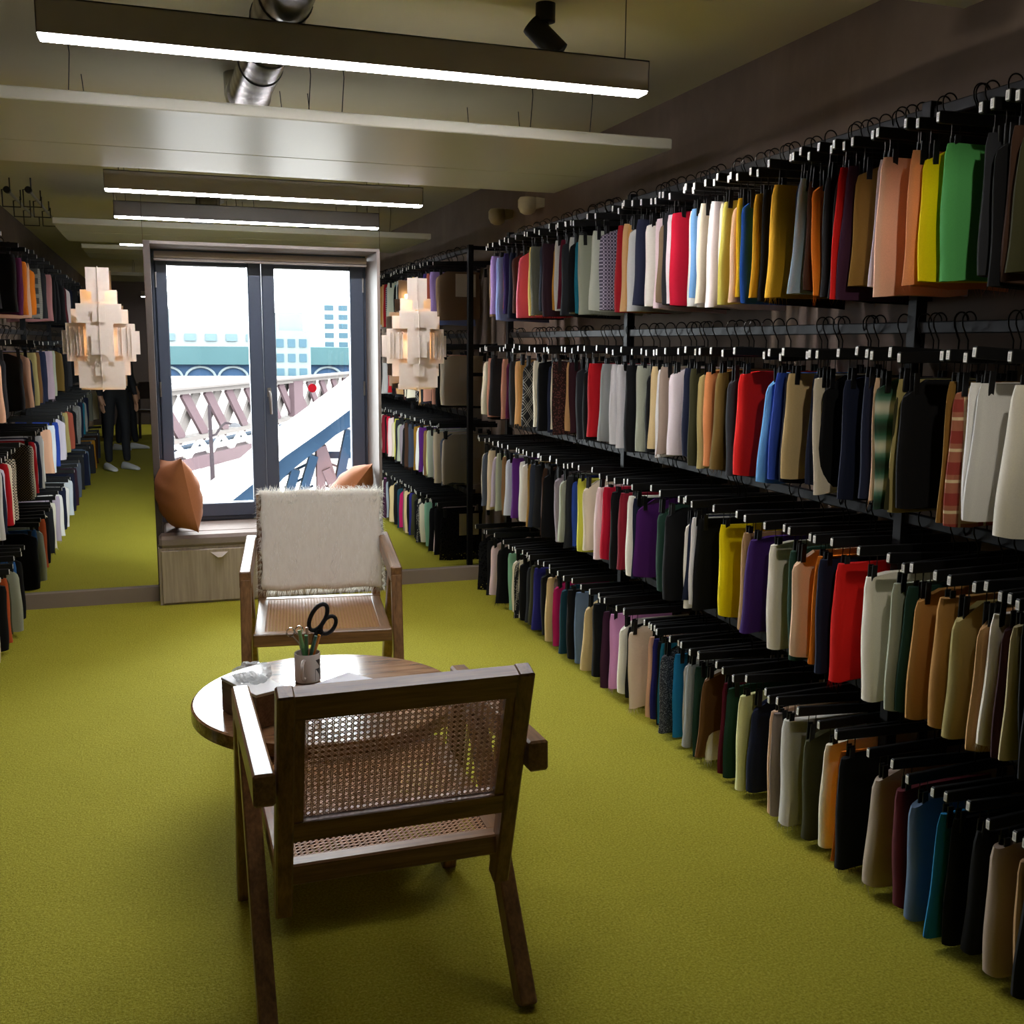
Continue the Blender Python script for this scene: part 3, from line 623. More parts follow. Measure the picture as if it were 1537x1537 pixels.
# palette of the swatches
PAL = dict(zip('''black|charcoal|navy|cream|ivory|white|red|bright red|dark red|crimson|dark crimson|burgundy|maroon|dark maroon|plum|eggplant|aubergine|purple|dark purple|dark violet|indigo|royal blue|cobalt blue|blue|sky blue|steel blue|slate blue|pale blue|pale blue white|periwinkle|lavender|lilac|lilac white|lilac grey|orchid pink|pale pink|pinkish white|coral pink|magenta|dusty rose|peach|peach beige|peach pink|peach orange|dusty peach|apricot|light apricot|orange|orange rust|rust|mustard|ochre|ochre brown|golden yellow|butter yellow|bright yellow|lime yellow|chartreuse|pale lime|khaki|khaki cream|sand|tan|camel|beige|pale beige|linen beige|beige taupe|taupe|taupe brown|brown|light brown|dark brown|chocolate brown|coffee brown|grey brown|grey taupe|bronze|olive brown|dark olive|olive grey|leaf green|mint green|dark green|sage grey|pale sage|teal|teal blue|dark teal|pale grey|silver grey|silver white|mid grey|steel grey|slate grey|blue charcoal|ink blue|mauve|mauve grey|speckled charcoal|oatmeal boucle|frayed cream|frayed silver|frayed white linen'''.split('|'),
 '''0c0c0e|26272b|171d33|e9dfc6|efe8d8|f4f1ee|b3121c|d81a16|95151e|bd1230|7d1626|5f1428|541a22|34161c|57183f|3f2036|33202c|4f1d66|371a5e|33275c|26256e|27429c|1a4b9c|2c5a92|5f97cf|6d9bcb|5c6f88|a5bdd0|dfe6f0|8495cb|a88bc6|cfa8d6|ddd3e2|b9abbd|cf8fc0|edd3d3|f1e2e3|e9566a|b01a58|b47c7c|e8b494|deb896|f2bfa2|ee9a6a|cc917a|d98a55|e8b981|e07a1c|b8542a|a2523f|c9971f|a8741c|85601c|edb91e|f0d27c|f0d800|cbc94a|d8cf62|e3e3a6|a99a63|c9bb8e|d3b988|c69a68|b58549|cdbb9d|e3d6c0|d9cbb0|b5a594|a89484|8d7459|83623f|a8845c|3c2619|4a2b22|6b4a28|6b5e57|8b7c74|8a672e|6b5324|3b3a22|6f6f62|56a85c|86b79a|1d3a2e|a3a692|c3c6b4|17677c|19719e|143846|c6c5c0|c9c5c4|dcdad6|8d8e8c|9aa2ab|59606e|333947|23263a|a9939f|8c8086|3a3c42|d6c6b0|efe6d6|c9c6be|efece6'''.split('|')))
for k in PAL: assert len(PAL[k]) == 6, k
FM = {}
def cloth(name):
    """woven cloth of one colour, or one of the patterned ones"""
    if name in FM: return FM[name]
    t = NT('cloth_'+name.replace(' ', '_')); v = t.obj()
    wv = t.noise(t.map(v, (1, 1, 1)), 420.0, 2.0); cr = t.noise(v, 14.0, 3.0)
    def bands(axis, scale, lo, hi, ph=0.0):
        x = t.n('ShaderNodeSeparateXYZ', i_0=v).outputs[axis]; s_ = t.math('SINE', t.math('ADD', t.math('MULTIPLY', x, scale), ph))
        return t.ramp(s_, [(lo, (0, 0, 0, 1)), (hi, (1, 1, 1, 1))])
    rough, bumpv = .9, .12
    if name in PAL:
        c = lin(PAL[name])[:3]; col = t.mix(wv, tuple(x*.86 for x in c)+(1,), tuple(min(1, x*1.08) for x in c)+(1,))
        if name in ('speckled charcoal',): col = t.mix(t.ramp(t.noise(v, 300, 1), [(.55, (0,0,0,1)), (.62, (1,1,1,1))]), lin('2c2e33'), lin('7b7d80'))
        if name in ('oatmeal boucle', 'frayed white linen'): bumpv = .9; rough = .95; wv = t.noise(t.map(v, (60, 60, 160)), 1.0, 3.0)
        if name == 'coral pink' or name == 'periwinkle': rough = .5
    elif name == 'lilac lattice patterned':
        a = bands(0, 420, .45, .55); b = bands(2, 420, .45, .55); d = t.mix(1.0, a, b, 'DIFFERENCE'); col = t.mix(d, lin('4a4452'), lin('a89fae'))
    elif name == 'black and white crosshatch':
        r = t.map(v, (1, 1, 1), (0, radians(32), 0)); s1 = t.n('ShaderNodeSeparateXYZ', i_0=r); r2 = t.map(v, (1, 1, 1), (0, radians(-38), 0)); s2 = t.n('ShaderNodeSeparateXYZ', i_0=r2)
        def ln(x, sc, th): return t.math('GREATER_THAN', t.math('SINE', t.math('MULTIPLY', x, sc)), th)
        a = t.math('MAXIMUM', t.math('MULTIPLY', ln(s1.outputs[0], 700, .55), ln(s1.outputs[0], 130, .1)), t.math('MULTIPLY', ln(s2.outputs[0], 700, .55), ln(s2.outputs[0], 130, .1)))
        col = t.mix(t.math('MULTIPLY', a, .75), lin('1b1b1d'), lin('a9a49c'))
    elif name == 'maroon floral':
        vo = t.n('ShaderNodeTexVoronoi', i_Vector=v, i_Scale=110.0); col = t.mix(t.ramp(vo.outputs['Distance'], [(.38, (1,1,1,1)), (.46, (0,0,0,1))]), lin('2a1a18'), lin('573330'))
    elif name == 'red tartan':
        a = bands(2, 85, .25, .35); b = bands(0, 60, -.1, .0); th = bands(2, 85, .93, .97, 2.6); tv = bands(0, 85, .93, .97, 2.6)
        col = t.mix(t.math('MULTIPLY', a, .75), lin('c9a679'), lin('7c1c1e')); col = t.mix(t.math('MULTIPLY', b, .7), col, lin('8a2022'))
        col = t.mix(t.math('MULTIPLY', th, .7), col, lin('ead9a8')); col = t.mix(t.math('MULTIPLY', tv, .7), col, lin('ead9a8'))
    elif name == 'glen plaid':
        a = bands(2, 95, .3, .4); b = bands(0, 95, .3, .4); f = bands(2, 900, .4, .6)
        col = t.mix(t.math('MULTIPLY', t.math('MAXIMUM', a, b), .7), lin('40403e'), t.mix(f, lin('7a766e'), lin('b5ada0')))
    elif name == 'houndstooth':
        ck = t.n('ShaderNodeTexChecker', i_Vector=v, i_Scale=130.0, i_Color1=lin('d8ccb4'), i_Color2=lin('2a2622')); col = ck.outputs[0]
    elif name in ('black and white dotted', 'grey dotted'):
        vo = t.n('ShaderNodeTexVoronoi', i_Vector=v, i_Scale=150.0, i_Randomness=.25); d = t.ramp(vo.outputs['Distance'], [(.28, (1,1,1,1)), (.36, (0,0,0,1))])
        col = t.mix(d, lin('17171a'), lin('dcd8cc')) if name[0] == 'b' else t.mix(d, lin('7b7a76'), lin('302f2e'))
    elif name == 'green striped':
        x = t.n('ShaderNodeSeparateXYZ', i_0=v).outputs[2]; s_ = t.math('ADD', t.math('SINE', t.math('MULTIPLY', x, 62.0)), t.math('MULTIPLY', cr, .5))
        col = t.ramp(t.math('ADD', t.math('MULTIPLY', s_, .35), .45), [(.1, lin('20241f')), (.4, lin('35604c')), (.65, lin('6d8f7d')), (.9, lin('d8d6c4'))]); rough = .45
    elif name == 'black lace':
        vo = t.n('ShaderNodeTexVoronoi', i_Vector=v, i_Scale=75.0); d = t.math('LESS_THAN', vo.outputs['Distance'], .40)
        lower = t.math('LESS_THAN', t.n('ShaderNodeSeparateXYZ', i_0=v).outputs[2], -.28)
        hole = t.math('MULTIPLY', d, t.math('ADD', t.math('MULTIPLY', lower, .75), .12))
        col = lin('0e0e10'); tr = t.n('ShaderNodeBsdfTransparent'); ms = t.n('ShaderNodeMixShader', i_Fac=hole)
        t.l(t.b.outputs[0], ms.inputs[1]); t.l(tr.outputs[0], ms.inputs[2]); t.l(ms.outputs[0], t.out.inputs[0])
    t.base(col).set(rough, 0, .25)
    t.bump(t.math('ADD', t.math('MULTIPLY', wv, .5), t.math('MULTIPLY', cr, 1.0)), bumpv, .004)
    FM[name] = t.m; return t.m

def swatch_mesh(name, rng, W, H, th, lean, fray, u0):
    """a folded length of cloth: rounded fold towards the aisle (-x), pinched where the clips hold it"""
    nz, nu = 11, 8; m = MB(); m.smooth = True
    amp = rng.uniform(.002, .006); ph = rng.uniform(0, 6); k1 = rng.uniform(9, 16); flare = rng.uniform(-.008, .010); hemtilt = rng.uniform(-.014, .014); droop = rng.choice((0, 0, .012, .03, .045))
    bulge = rng.uniform(.6, 1.2)
    rows = []
    for i in range(nz+1):
        p = i/nz; z = -H*p
        tz = th*(.55+.45*min(1, p*2.2)**.7)
        fu = u0-flare*p-.004*sin(p*7+ph)*p-.010*bulge*math.exp(-((p-.08)/.06)**2)*0
        if p < .09: fu += .005*(1-p/.09)
        ln = lean*(p-.1)*1.0
        side = []
        us = [0, .004, .012, .026, .07, .15, .24, W]
        hs = [.0, .62, .92, 1.0, .86, .62, .45, .30]
        for u, h in zip(us, hs):
            c_ = ln+amp*sin(k1*u+ph)*p+.25*amp*sin(23*u+5*p+ph)*p
            side.append((fu+u, c_, h*tz, z+hemtilt*u/W*p-droop*max(0, 1-u/.06)*(1-p)**3+.004*sin(31*u+ph)*p**6))
        ring = [(x, c_-h, z_) for x, c_, h, z_ in side[:0:-1]]+[(side[0][0], side[0][1], side[0][3])]+[(x, c_+h, z_) for x, c_, h, z_ in side[1:]]
        rows.append(ring)
    n = len(rows[0]); vs_ = [p for r in rows for p in r]; fs = []
    for i in range(nz):
        for k in range(n):
            k2 = (k+1) % n; fs.append((i*n+k, (i+1)*n+k, (i+1)*n+k2, i*n+k2))
    m.add(vs_, fs, None, True)
    for r, flip in ((rows[0], False), (rows[-1], True)):
        cap = [tuple(range(n))] if not flip else [tuple(range(n-1, -1, -1))]
        m.add(r, cap, None, False)
    if fray:
        for _ in range(70 if fray == 2 else 26):
            k = rng.randrange(n-1); a = Vector(rows[-1][k]).lerp(Vector(rows[-1][k+1]), rng.random()); d = Vector((rng.gauss(0, .3), rng.gauss(0, .3), -1)).normalized()*rng.uniform(.012, .035)
            s_ = Vector((.0009, .0004, 0)); m.add([a-s_, a+s_, a+d], [(0, 1, 2)], None, False)
    return m.mesh(name)

t = NT('size_label'); x_ = t.n('ShaderNodeSeparateXYZ', i_0=t.obj()); yy = t.math('LESS_THAN', t.math('ABSOLUTE', x_.outputs[1]), .0030)
zz = t.math('LESS_THAN', t.math('ABSOLUTE', t.math('ADD', x_.outputs[2], .088)), .0062); ln_ = t.math('GREATER_THAN', t.math('SINE', t.math('MULTIPLY', x_.outputs[2], 2600.0)), .1)
t.base(t.mix(t.math('MULTIPLY', t.math('MULTIPLY', yy, zz), t.math('MULTIPLY', ln_, .75)), lin('#efede8'), lin('#4a4848'))).set(.4); M_label = t.m
# hanger parts: made once, shared by every copy
def hanger_parts():
    h = MB(); pts = [(.022, 0, -.002)]+[(.022*cos(a), 0, .002+.022*sin(a)) for a in [pi*k/9 for k in range(1, 10)]]+[(-.020, 0, -.012), (-.008, 0, -.034), (0, 0, -.048), (0, 0, -.078)]
    h.tube(pts, .0021, 6); hook = h.mat(M_hook).build('hook').data
    b = MB().box((-.212, -.0065, -.102), (.205, .0065, -.074), .002); bar = b.build('bar', M_black).data
    c = MB(); c.mat(M_hook); c.tube([(-.012, 0, -.10), (-.012, 0, -.132), (.012, 0, -.132), (.012, 0, -.10)], .0013, 5)
    c.mat(M_black); c.box((-.0085, -.010, -.128), (.0085, -.006, -.182), .001); c.box((-.0085, .006, -.128), (.0085, .010, -.182), .001); clip = c.mesh('clip')
    tg = MB().box((-.2135, -.0052, -.0985), (-.2115, .0052, -.0775), .0006); tg.build('size_tag', M_white); tagm = tg.mesh('size_tag')
    tagm.materials.clear(); tagm.materials.append(M_label)
    for n_ in ('hook', 'bar', 'size_tag'):
        ob = bpy.data.objects[n_]; bpy.data.objects.remove(ob)
    return hook, bar, clip, tagm
HOOK, BAR, CLIP, TAGM = hanger_parts()
ORD = 'first second third fourth fifth sixth seventh eighth ninth tenth eleventh twelfth thirteenth fourteenth fifteenth sixteenth seventeenth eighteenth nineteenth'.split()
def ordinal(i):
    if i < 20: return ORD[i-1]
    return {2: 'twentieth', 3: 'thirtieth', 4: 'fortieth', 5: 'fiftieth', 6: 'sixtieth'}[i//10] if i % 10 == 0 else {2: 'twenty', 3: 'thirty', 4: 'forty', 5: 'fifty', 6: 'sixty'}[i//10]+'-'+ORD[i % 10-1]
RAILN = ('top rail', 'second rail down', 'third rail down', 'lowest rail')
first_h = []
def new_hanger(label, grp, loc, rz):
    o = thing('clip_hanger', label, 'hanger', loc, rz, grp)
    if not first_h:
        link('hook', HOOK, o); link('bar', BAR, o); link('size_tag', TAGM, o)
        for x in (-.160, .150): link('clip', CLIP, o, (x, 0, 0))
        first_h.append(o)
    else:
        for ch in first_h[0].children:
            c = ch.copy(); COL.objects.link(c); c.parent = o
    return o
M_sheet = plain('a4_label_sheet', '#efe8d4', .7, vary=.04, scale=18)
POSTS = (1.0, 2.34, 4.17, 5.81, -1.4, .4, 2.2, 4.1, 5.92)
def fill(rows, keys, rackn, x, flip, grp):
    used = {}
    all_ = []
    for r, key in enumerate(keys):
        items = []
        for s_ in rows[key].split(';'):
            y, nm = s_.split(' ', 1); lean = 0.0
            if ' @' in nm: nm, l_ = nm.split(' @'); lean = float(l_)
            items.append((float(y), nm, lean))
        all_.append(items)
    labels = {}
    for r, items in enumerate(all_):
        for i, (y, nm, ln) in enumerate(items):
            a = items[i-1][1] if i else None; b = items[i+1][1] if i+1 < len(items) else None
            nb = f'between {a} and {b}' if a and b and a != b else (f'between two {a} ones' if a and b else f'beside the {b or a} one')
            labels[r, i] = f'{nm} swatch {nb}, {RAILN[r]}, {rackn}'
    cnt = {}
    for v_ in labels.values(): cnt[v_] = cnt.get(v_, 0)+1
    for (r, i), v_ in list(labels.items()):
        if cnt[v_] > 1 or len(v_.replace(',', '').replace('-', ' ').split()) > 16:
            labels[r, i] = f'{all_[r][i][1]} swatch, {ordinal(i+1)} from the window, {RAILN[r]}, {rackn}'
    for r, items in enumerate(all_):
        for i, (y, nm, lean) in enumerate(items):
            rng = random.Random(r*1000+i*7+(500 if flip else 0))
            for py_ in POSTS:
                if abs(y-py_) < .036: y = py_+(.038 if y > py_ else -.038)
            gap = min(items[i-1][0]-y if i else .08, y-items[i+1][0] if i+1 < len(items) else .08)
            rz = .035*sin(y*2.3+r*1.7)+rng.uniform(-.012, .012); dx = rng.uniform(-.014, .010)
            M_th = max(.007, min(.024, gap*.42))*rng.uniform(.8, 1.0)
            if nm in ('black lace',): M_th = .006
            if 'fray' in nm: M_th = min(.03, gap*.5)
            H = .335+rng.uniform(-.022, .014); fray = 2 if 'fray' in nm or 'boucle' in nm else (1 if rng.random() < .12 else 0)
            if nm == 'rust' and r == 0: H = .29
            if r == 3: H = min(H, .335)
            zr = RZ[r]+.0135
            hl = labels[r, i].replace(' swatch', ' swatch', 1)
            words = f'hanger of the {hl}'
            if len(words.replace(',', '').replace('-', ' ').split()) > 16: words = f'hanger of {nm} swatch, {ordinal(i+1)} from window, {RAILN[r]}, {rackn}'
            loc = (x+(dx if not flip else -dx), y, zr)
            hg = new_hanger(words, grp+' hangers', loc, rz+(pi if flip else 0)); hg.rotation_euler.y = max(-.055, min(.055, rng.gauss(0, .028)))
            W = rng.uniform(.29, .325); lim = gap*(.95 if lean else .5); lean = lean or rng.gauss(0, .007); lean = max(-lim, min(lim, lean)); lean_ = lean if not flip else -lean
            me = swatch_mesh('fabric_swatch', rng, W, H, M_th, lean_, fray, -.196+rng.uniform(0, .012))
            me.materials.append(cloth(nm))
            o = link('fabric_swatch', me, None, (loc[0], y, zr-.146)); o.rotation_euler = (0, 0, rz+(pi if flip else 0))
            tag(o, labels[r, i], 'fabric swatch', grp+' swatches')
            if i == 0 and not flip:
                p = MB().box((-.06, M_th+.0045, -.015), (.08, M_th+.0053, -.165)); po_ = p.build('paper_sheet', M_sheet); po_.location = o.location; po_.rotation_euler = o.rotation_euler
                tag(po_, f'paper sheet clipped to the {nm} swatch at the window end, {RAILN[r]}', 'paper', 'sheets on the end swatches')
fill(ROWS, ('R1', 'R2', 'R3', 'R4'), 'long rack', RXR, False, 'long rack')
fill(ROWS, ('L1', 'L2', 'L3', 'L4'), 'opposite rack', RXL, True, 'opposite rack')

# ---------------------------------------------------------------- people and furniture by the entrance (seen in the mirror)
M_trous = plain('black_trousers', '#14161c', .8); M_top = plain('dark_jumper', '#1b1c22', .85); M_skin = plain('skin', '#b98a6c', .55, vary=.03)
M_hair = plain('dark_hair', '#1d1512', .6); M_shoe = plain('white_leather', '#d9dad8', .5, vary=.03); M_sole = plain('shoe_sole', '#c9c8c2', .7)
def person(label, loc, rz, step, hair_len):
    o = thing('person', label, 'person', loc, rz, 'people by the entrance')
    V = []; E = []; R_ = []
    def add(p, r, par=None):
        V.append(p); R_.append(r if isinstance(r, tuple) else (r, r))
        if par is not None: E.append((par, len(V)-1))
        return len(V)-1
    pel = add((0, 0, .93), (.15, .105)); wst = add((0, 0, 1.08), (.125, .09), pel); ch = add((0, .005, 1.27), (.155, .105), wst); nk0 = add((0, 0, 1.42), (.075, .07), ch)
    nk = add((0, .012, 1.49), .05, nk0); h0 = add((0, .022, 1.555), (.068, .078), nk); h1 = add((0, .025, 1.63), (.078, .095), h0); add((0, .018, 1.70), (.060, .075), h1)
    for s in (-1, 1):
        f = s*step
        hip = add((s*.09, 0, .87), (.085, .09), pel); kn = add((s*.098, f*.5+.015, .48), .056, hip); cf = add((s*.10, f*.8-.01, .32), .054, kn); add((s*.10, f, .09), .042, cf)
        sh = add((s*.175, 0, 1.385), .056, ch); el = add((s*.225, -.02, 1.10), .043, sh); wr = add((s*.225, .06, .87), .029, el)
        pm = add((s*.222, .075, .80), (.020, .034), wr)
        for k in range(4):
            y = .050+.018*k; L = (.075, .088, .084, .068)[3-k]
            a = add((s*.222, y, .765), .0085, pm); b = add((s*.220, y+.006, .765-L*.55), .0080, a); add((s*.212, y+.010, .765-L), .0070, b)
        a = add((s*.212, .105, .80), .010, pm); add((s*.205, .118, .765), .0085, a)
    me = bpy.data.meshes.new('person_body'); me.from_pydata(V, E, []); ob = link('body', me)
    md = ob.modifiers.new('skin', 'SKIN'); md.use_smooth_shade = True
    for i, r in enumerate(R_): me.skin_vertices[0].data[i].radius = r
    me.skin_vertices[0].data[0].use_root = True
    ob.modifiers.new('sub', 'SUBSURF').levels = 2
    dg = bpy.context.evaluated_depsgraph_get(); nm_ = bpy.data.meshes.new_from_object(ob.evaluated_get(dg)); ob.modifiers.clear(); ob.data = nm_; ob.parent = o
    nm_.materials.clear()
    for m in (M_top, M_trous, M_skin): nm_.materials.append(m)
    for p in nm_.polygons:
        c = p.center; p.use_smooth = True
        p.material_index = 1 if c.z < .98 and abs(c.x) < .19 else (2 if c.z > 1.47 or c.z < .88 else 0)
    m = MB(); m.lathe([(0, .125), (.05, .115), (.082, .07), (.092, .02), (.088, -.03-hair_len), (.078, -.035-hair_len)], 24, Matrix.Translation((0, -.004, 1.625)) @ Matrix.Diagonal((1.0, 1.16, 1.0, 1))); m.v = [(x, y-(.035 if y > .05 and z < 1.66 else 0), z) for x, y, z in m.v]
    m.build('hair', M_hair, o)
    m = MB(); m.mat(M_skin); m.add([(-.012, .112, 1.585), (.012, .112, 1.585), (0, .136, 1.588), (0, .110, 1.628)], [(0, 2, 3), (1, 3, 2), (0, 1, 2), (0, 3, 1)], None, True); m.build('nose', M_skin, o)
    for s in (-1, 1):
        MB().lathe([(0, .011), (.008, .007), (.011, 0), (.008, -.007), (0, -.011)], 12, Matrix.Translation((s*.030, .108, 1.632))).build('eye', plain('eye_dark', '#20140f', .2), o)
        f = s*step; m = MB(); ring = []
        prof = [(-.085, .030, .055), (-.07, .036, .085), (-.01, .040, .080), (.07, .046, .060), (.13, .046, .046), (.165, .034, .034), (.178, .012, .022)]
        vs_, fs = [], []
        for (y, hw, ht) in prof:
            for k in range(12):
                a = 2*pi*k/12; vs_.append((hw*cos(a), y, max(.004, ht*.5+ht*.55*sin(a))))
        for i in range(len(prof)-1):
            for k in range(12): fs.append((i*12+k, i*12+(k+1) % 12, (i+1)*12+(k+1) % 12, (i+1)*12+k))
        fs += [tuple(range(11, -1, -1)), tuple((len(prof)-1)*12+k for k in range(12))]
        m.add(vs_, fs, Matrix.Translation((s*.105, f, 0)) @ Matrix.Rotation(s*-.15, 4, 'Z'), True); m.build('shoe', M_shoe, o)
    return o
person('person in black trousers and white trainers standing near the opposite rack, seen in the mirror', (-.50, -.42, 0), radians(-35), .03, 0.0)
person('person in dark clothes and white trainers standing further back by the entrance', (-.46, -2.85, 0), radians(-70), .08, .08)
dk = thing('desk', 'dark desk at the back of the room, seen in the mirror', 'desk', (-.35, -5.2, 0))
MB().box((-.55, -.35, .71), (.55, .35, .74), .004).build('desktop', plain('dark_laminate', '#3a2c26', .5), dk)
for sx in (-.52, .52):
    for sy in (-.32, .32): MB().box((sx-.02, sy-.02, 0), (sx+.02, sy+.02, .71)).build('leg', M_rack, dk)
tag(MB().box((-.20, -5.30, .7405), (.10, -4.95, .80)).build('paper_stack', M_paper), 'stack of white papers on the dark desk at the back', 'paper')
ch = thing('dining_chair', 'dark wooden chair in front of the desk at the back', 'chair', (-.20, -4.3, 0), radians(20))
MB().box((-.2, -.2, .43), (.2, .2, .46), .01).build('seat', plain('chair_dark_wood', '#33231c', .5), ch); MB().box((-.19, -.215, .62), (.19, -.195, .88), .008).build('backrest', plain('chair_dark_wood2', '#33231c', .5), ch)
for sx in (-.18, .18):
    for sy in (-.18, .18): MB().beam((sx*1.15, sy*1.15, 0), (sx, sy, .43 if sy > 0 else .86), .03, .03).build('leg', plain('chair_leg_wood', '#2a1d18', .5), ch)
ab = tag(MB().box((-.05, -7.42, .62), (.75, -7.38, 1.75)).build('wall_board', plain('pink_board', '#b59a8c', .8)), 'tall pinkish board on the back wall, seen in the mirror', 'board')

# ---------------------------------------------------------------- outside the window
def paint(name, hexc, *a, **k):   # matt outdoor paint and stone
    return plain(name, hexc, .95, 0.0, 0.02, k.get('vary', .05), k.get('scale', 2))
M_conc = paint('concrete_ground', '#6a6764', .9, vary=.05, scale=.4)  # plain concrete grey for the ground and low building walls
struct(MB().box((-60, 8.0, -6.2), (90, 140, -6.0)).build('ground', M_conc))
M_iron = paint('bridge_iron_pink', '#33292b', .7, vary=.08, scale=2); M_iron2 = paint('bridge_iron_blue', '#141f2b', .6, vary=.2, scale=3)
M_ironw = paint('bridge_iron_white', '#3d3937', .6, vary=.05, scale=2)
M_flange = paint('flange_as_if_sunlit', '#8a8682', .6, vary=.05, scale=2)  # pale colour stands in for sunlight on the rib's top; braces share it
# lattice girder of the railway bridge
gd = thing('bridge_girder', 'pinkish lattice girder of the railway bridge outside the window', 'bridge', (0, 17.54, 0)); dv = Vector((1.47, 2.97, 0)).normalized(); nvx = Vector((dv.y, -dv.x, 0))
def gp(s, z, off=0): return tuple(dv*s+nvx*off+Vector((0, 0, z)))
Z0, Z1 = -.13, .67
m = MB(); m.beam(gp(-9, Z1), gp(16, Z1), .30, .07); m.beam(gp(-9, Z1+.06), gp(16, Z1+.06), .42, .035); m.build('top_chord', M_ironw, gd)
MB().beam(gp(-9, Z0), gp(16, Z0), .30, .07).build('middle_chord', M_ironw, gd)
MB().beam(gp(-9, -.56), gp(16, -.56), .30, .22).build('bottom_chord', M_iron, gd)
s_ = -8.5
while s_ < 15:
    for sg, off, mm in ((1, .05, M_iron), (-1, -.07, M_ironw)):
        MB().beam(gp(s_, Z1 if sg > 0 else Z0, off), gp(s_+.85, Z0 if sg > 0 else Z1, off), .22, .05, tuple(nvx)).build('diagonal', mm, gd)
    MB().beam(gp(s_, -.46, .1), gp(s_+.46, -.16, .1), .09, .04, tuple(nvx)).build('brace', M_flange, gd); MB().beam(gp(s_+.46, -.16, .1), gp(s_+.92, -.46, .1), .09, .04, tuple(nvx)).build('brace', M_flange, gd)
    s_ += .92
MB().beam(gp(-9, -.30, -.12), gp(16, -.30, -.12), .02, .30, tuple(nvx)).build('web_plate', M_iron2, gd)
MB().beam(gp(6.2, Z0, .10), gp(6.2, Z1, .10), .6, .12, tuple(nvx)).build('pier_post', M_iron, gd)
# big sloping rib
rib = thing('bridge_rib', 'big sloping blue-grey iron rib with its top coloured as if sunlit outside the window', 'bridge', (0, 8.6, 0))
def xz(px, py, d): return ((px, py), d)
top = [(-.50, -.50), (.06, -.09), (.47, .19), (.69, .36), (.94, .57), (1.25, .78), (1.5, .96), (1.81, 1.18), (2.6, 1.65)]
bot = [(2.6, 1.15), (1.81, .93), (1.49, .80), (1.38, .74), (1.24, .63), (.99, .44), (.69, .13), (.30, -.22), (-.50, -.9)]
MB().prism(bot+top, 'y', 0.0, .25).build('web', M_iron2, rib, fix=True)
def fd(x): return 1.5
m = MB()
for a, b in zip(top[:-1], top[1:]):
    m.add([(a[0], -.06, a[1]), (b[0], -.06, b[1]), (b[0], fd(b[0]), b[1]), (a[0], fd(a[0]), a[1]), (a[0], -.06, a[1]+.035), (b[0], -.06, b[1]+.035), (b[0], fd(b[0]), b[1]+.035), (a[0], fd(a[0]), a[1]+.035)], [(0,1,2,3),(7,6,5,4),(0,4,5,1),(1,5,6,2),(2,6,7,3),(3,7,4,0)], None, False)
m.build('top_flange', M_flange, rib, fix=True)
for (x0, z0, x1, z1, mm) in ((1.26, .52, .80, -1.0, M_iron2), (1.32, .60, 1.32, -1.0, M_iron), (1.33, .60, 1.80, -1.0, M_iron), (1.58, .74, 1.30, -.6, M_iron2), (1.10, .40, .55, -1.4, M_iron2), (1.36, .40, 1.72, -.5, M_iron)):
    MB().beam((x0, .5, z0), (x1, .6, z1), .075, .09, (0, 1, 0)).build('strut', mm, rib)
for i in range(9):
    z = .46-i*.11
    MB().beam((1.33, .72, z), (1.62, .72, z-.12), .020, .03, (0, 1, 0)).build('lacing', M_iron, rib); MB().beam((1.02, .72, z-.14), (1.28, .72, z-.02), .020, .03, (0, 1, 0)).build('lacing', M_iron2, rib)
MB().beam((1.30, .7, .50), (2.2, .7, .48), .05, .06).build('tie', M_iron2, rib)
# street lamp
sl = thing('street_lamp', 'thin street lamp post with a curled arm outside the window', 'street lamp', (.515, 12.0, 0))
MB().tube([(.02, 0, -6), (.015, 0, -.8), (0, 0, .80)], [.05, .032, .018], 8).build('post', paint('lamp_post_iron', '#1a1618', .7), sl)
MB().tube([(0, 0, .45), (.06, 0, .47), (.12, 0, .56), (.17, 0, .60), (.24, 0, .585)], .014, 6).build('arm', paint('lamp_arm_iron', '#1a1618', .7), sl)
MB().lathe([(0, .02), (.05, .0), (.07, -.03), (0, -.035)], 12, Matrix.Translation((.27, 0, .585))).build('lantern', paint('lamp_head', '#2a2a2c', .5), sl)
tk = thing('roof_glazing', 'dark slanting glazing bars of a roof below the bridge outside', 'roof', (.30, 14.0, -.34))
for i in range(9): MB().beam((-.10+.02*i, .1*i, -.075*i), (.62-.03*i, .1*i, -.36-.085*i), .022, .03, (0, 1, 0)).build('bar', paint('glazing_bar', '#1a181a'), tk)
# rooftops and rails below
for i, (x0, x1, y0, y1, z) in enumerate(((-3, 3.4, 24, 30, -3.6), (3.6, 9, 27, 36, -3.3), (-6, 1, 33, 42, -2.6))):
    b = thing('low_building', ('flat grey roof below the bridge', 'flat roof beyond the sloping iron rib', 'flat pale roof in front of the station hall')[i]+' outside the window', 'building', ((x0+x1)/2, (y0+y1)/2, -6)); w_, d_ = (x1-x0)/2, (y1-y0)/2
    MB().box((-w_, -d_, 0), (w_, d_, z+6)).build('wall', M_conc, b); MB().box((-w_-.1, -d_-.1, z+6), (w_+.1, d_+.1, z+6.15)).build('roof', paint('roof_felt_%d' % i, '#a9a7a8', .9), b)
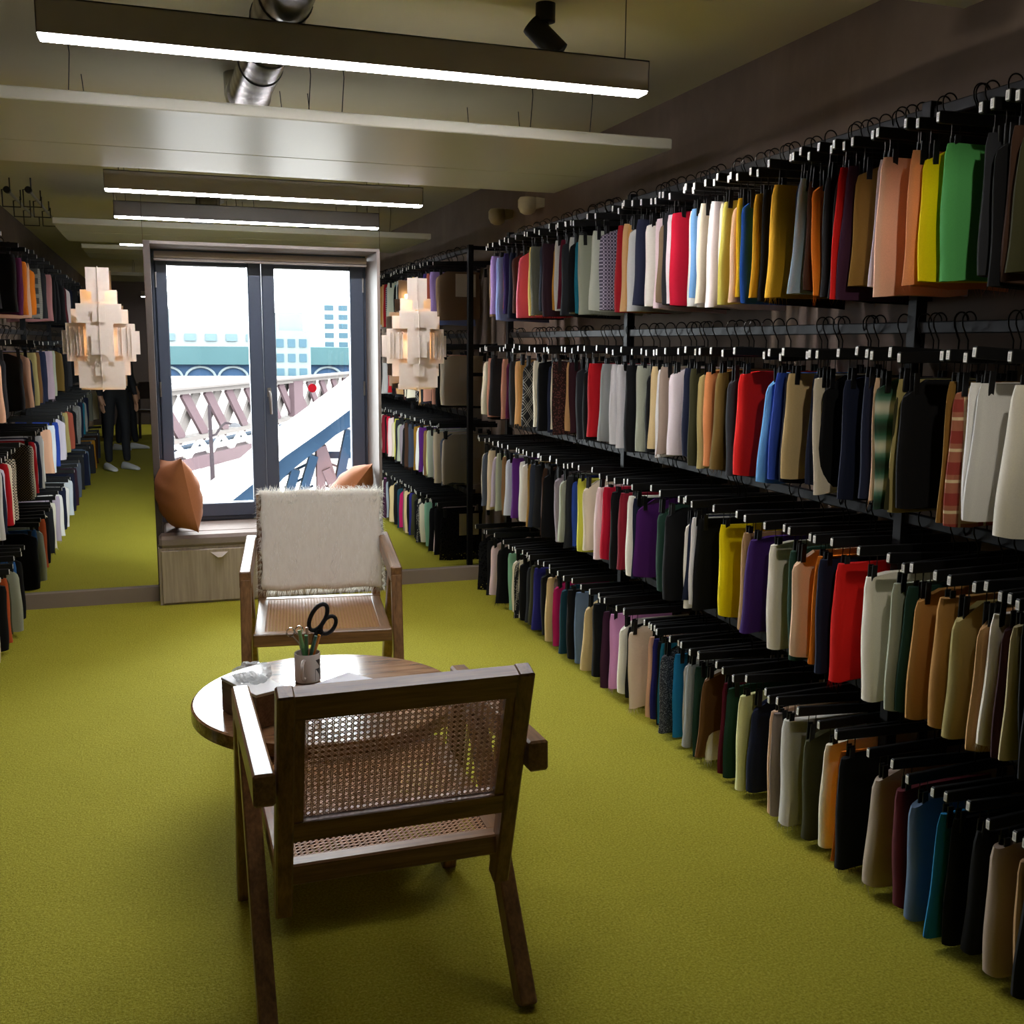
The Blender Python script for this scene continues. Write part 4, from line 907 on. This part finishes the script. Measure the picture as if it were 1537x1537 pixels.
# station hall
hl = thing('station_hall', 'long pale station hall with arched windows under a teal roof outside', 'building', (1.2, 58, -6)); M_teal = paint('copper_roof', '#263638', .7, vary=.1, scale=.5)
MB().box((-9, 0, 0), (9, 10, 6.3)).build('wall', paint('hall_wall', '#1d2a3a', .8), hl)
MB().box((-9.2, -.4, 6.3), (9.2, 10, 7.25)).build('roof', M_teal, hl)
MB().box((-7, 2, 7.25), (7, 9, 8.2)).build('upper_wall', paint('hall_upper', '#505454', .8), hl)
m = MB(); m.prism([(-6, 8.2)]+[(-6+12*k/16, 8.2+1.1*sin(pi*k/16)) for k in range(17)]+[(6, 8.2)], 'y', 2.0, 9.0); m.build('barrel_roof', paint('hall_glass', '#4c5453', .6), hl, fix=True)
for i in range(10):
    x = -7.6+i*1.7; MB().tube([(x+.78*cos(a), -.1, 5.55+.62*sin(a)) for a in [pi*k/12 for k in range(13)]], .07, 6).build('arch', paint('hall_arch_white', '#4a5052', .7), hl)
for i in range(12): MB().box((-6.4+i*1.1, 1.9, 7.55), (-5.8+i*1.1, 2.0, 7.95)).build('window', paint('hall_window', '#3a4548', .5), hl)
vw = thing('viaduct_wall', 'long pale viaduct wall in front of the station hall outside', 'wall', (4, 44, -6))
MB().box((-16, 0, 0), (16, 1.2, 5.85)).build('wall', paint('viaduct_stone', '#75706c', .9, vary=.08, scale=1), vw)
MB().box((-16.1, -.15, 5.85), (16.1, 1.3, 6.08)).build('coping', paint('viaduct_coping', '#8a8682', .9), vw)
# office block with rows of windows
M_off2 = paint('office_wall_pale', '#646c6b'); M_off = paint('office_wall', '#434b4b', .8); M_offw = paint('office_window', '#25333a', .4)
for lab, x0, x1, y, h in (('slim teal office block beside the station hall outside', 4.6, 6.2, 45, 8.0), ('pale office block further off with a stepped top outside', 10.6, 13.8, 72, 10.4)):
    o = thing('office_building', lab, 'building', ((x0+x1)/2, y, -6), 0); w_ = (x1-x0)/2
    MB().box((-w_, 0, 0), (w_, 6, h)).build('wall', M_off if y < 50 else M_off2, o); MB().box((-w_*.5, 1, h), (w_*.8, 5, h+.8)).build('roof_storey', M_off if y < 50 else M_off2, o)
    for r in range(6):
        for c_ in range(3): MB().box((-w_*.8+c_*w_*.6, -.05, h-.7-r*.62), (-w_*.8+c_*w_*.6+w_*.38, .02, h-.35-r*.62)).build('window', M_offw, o)
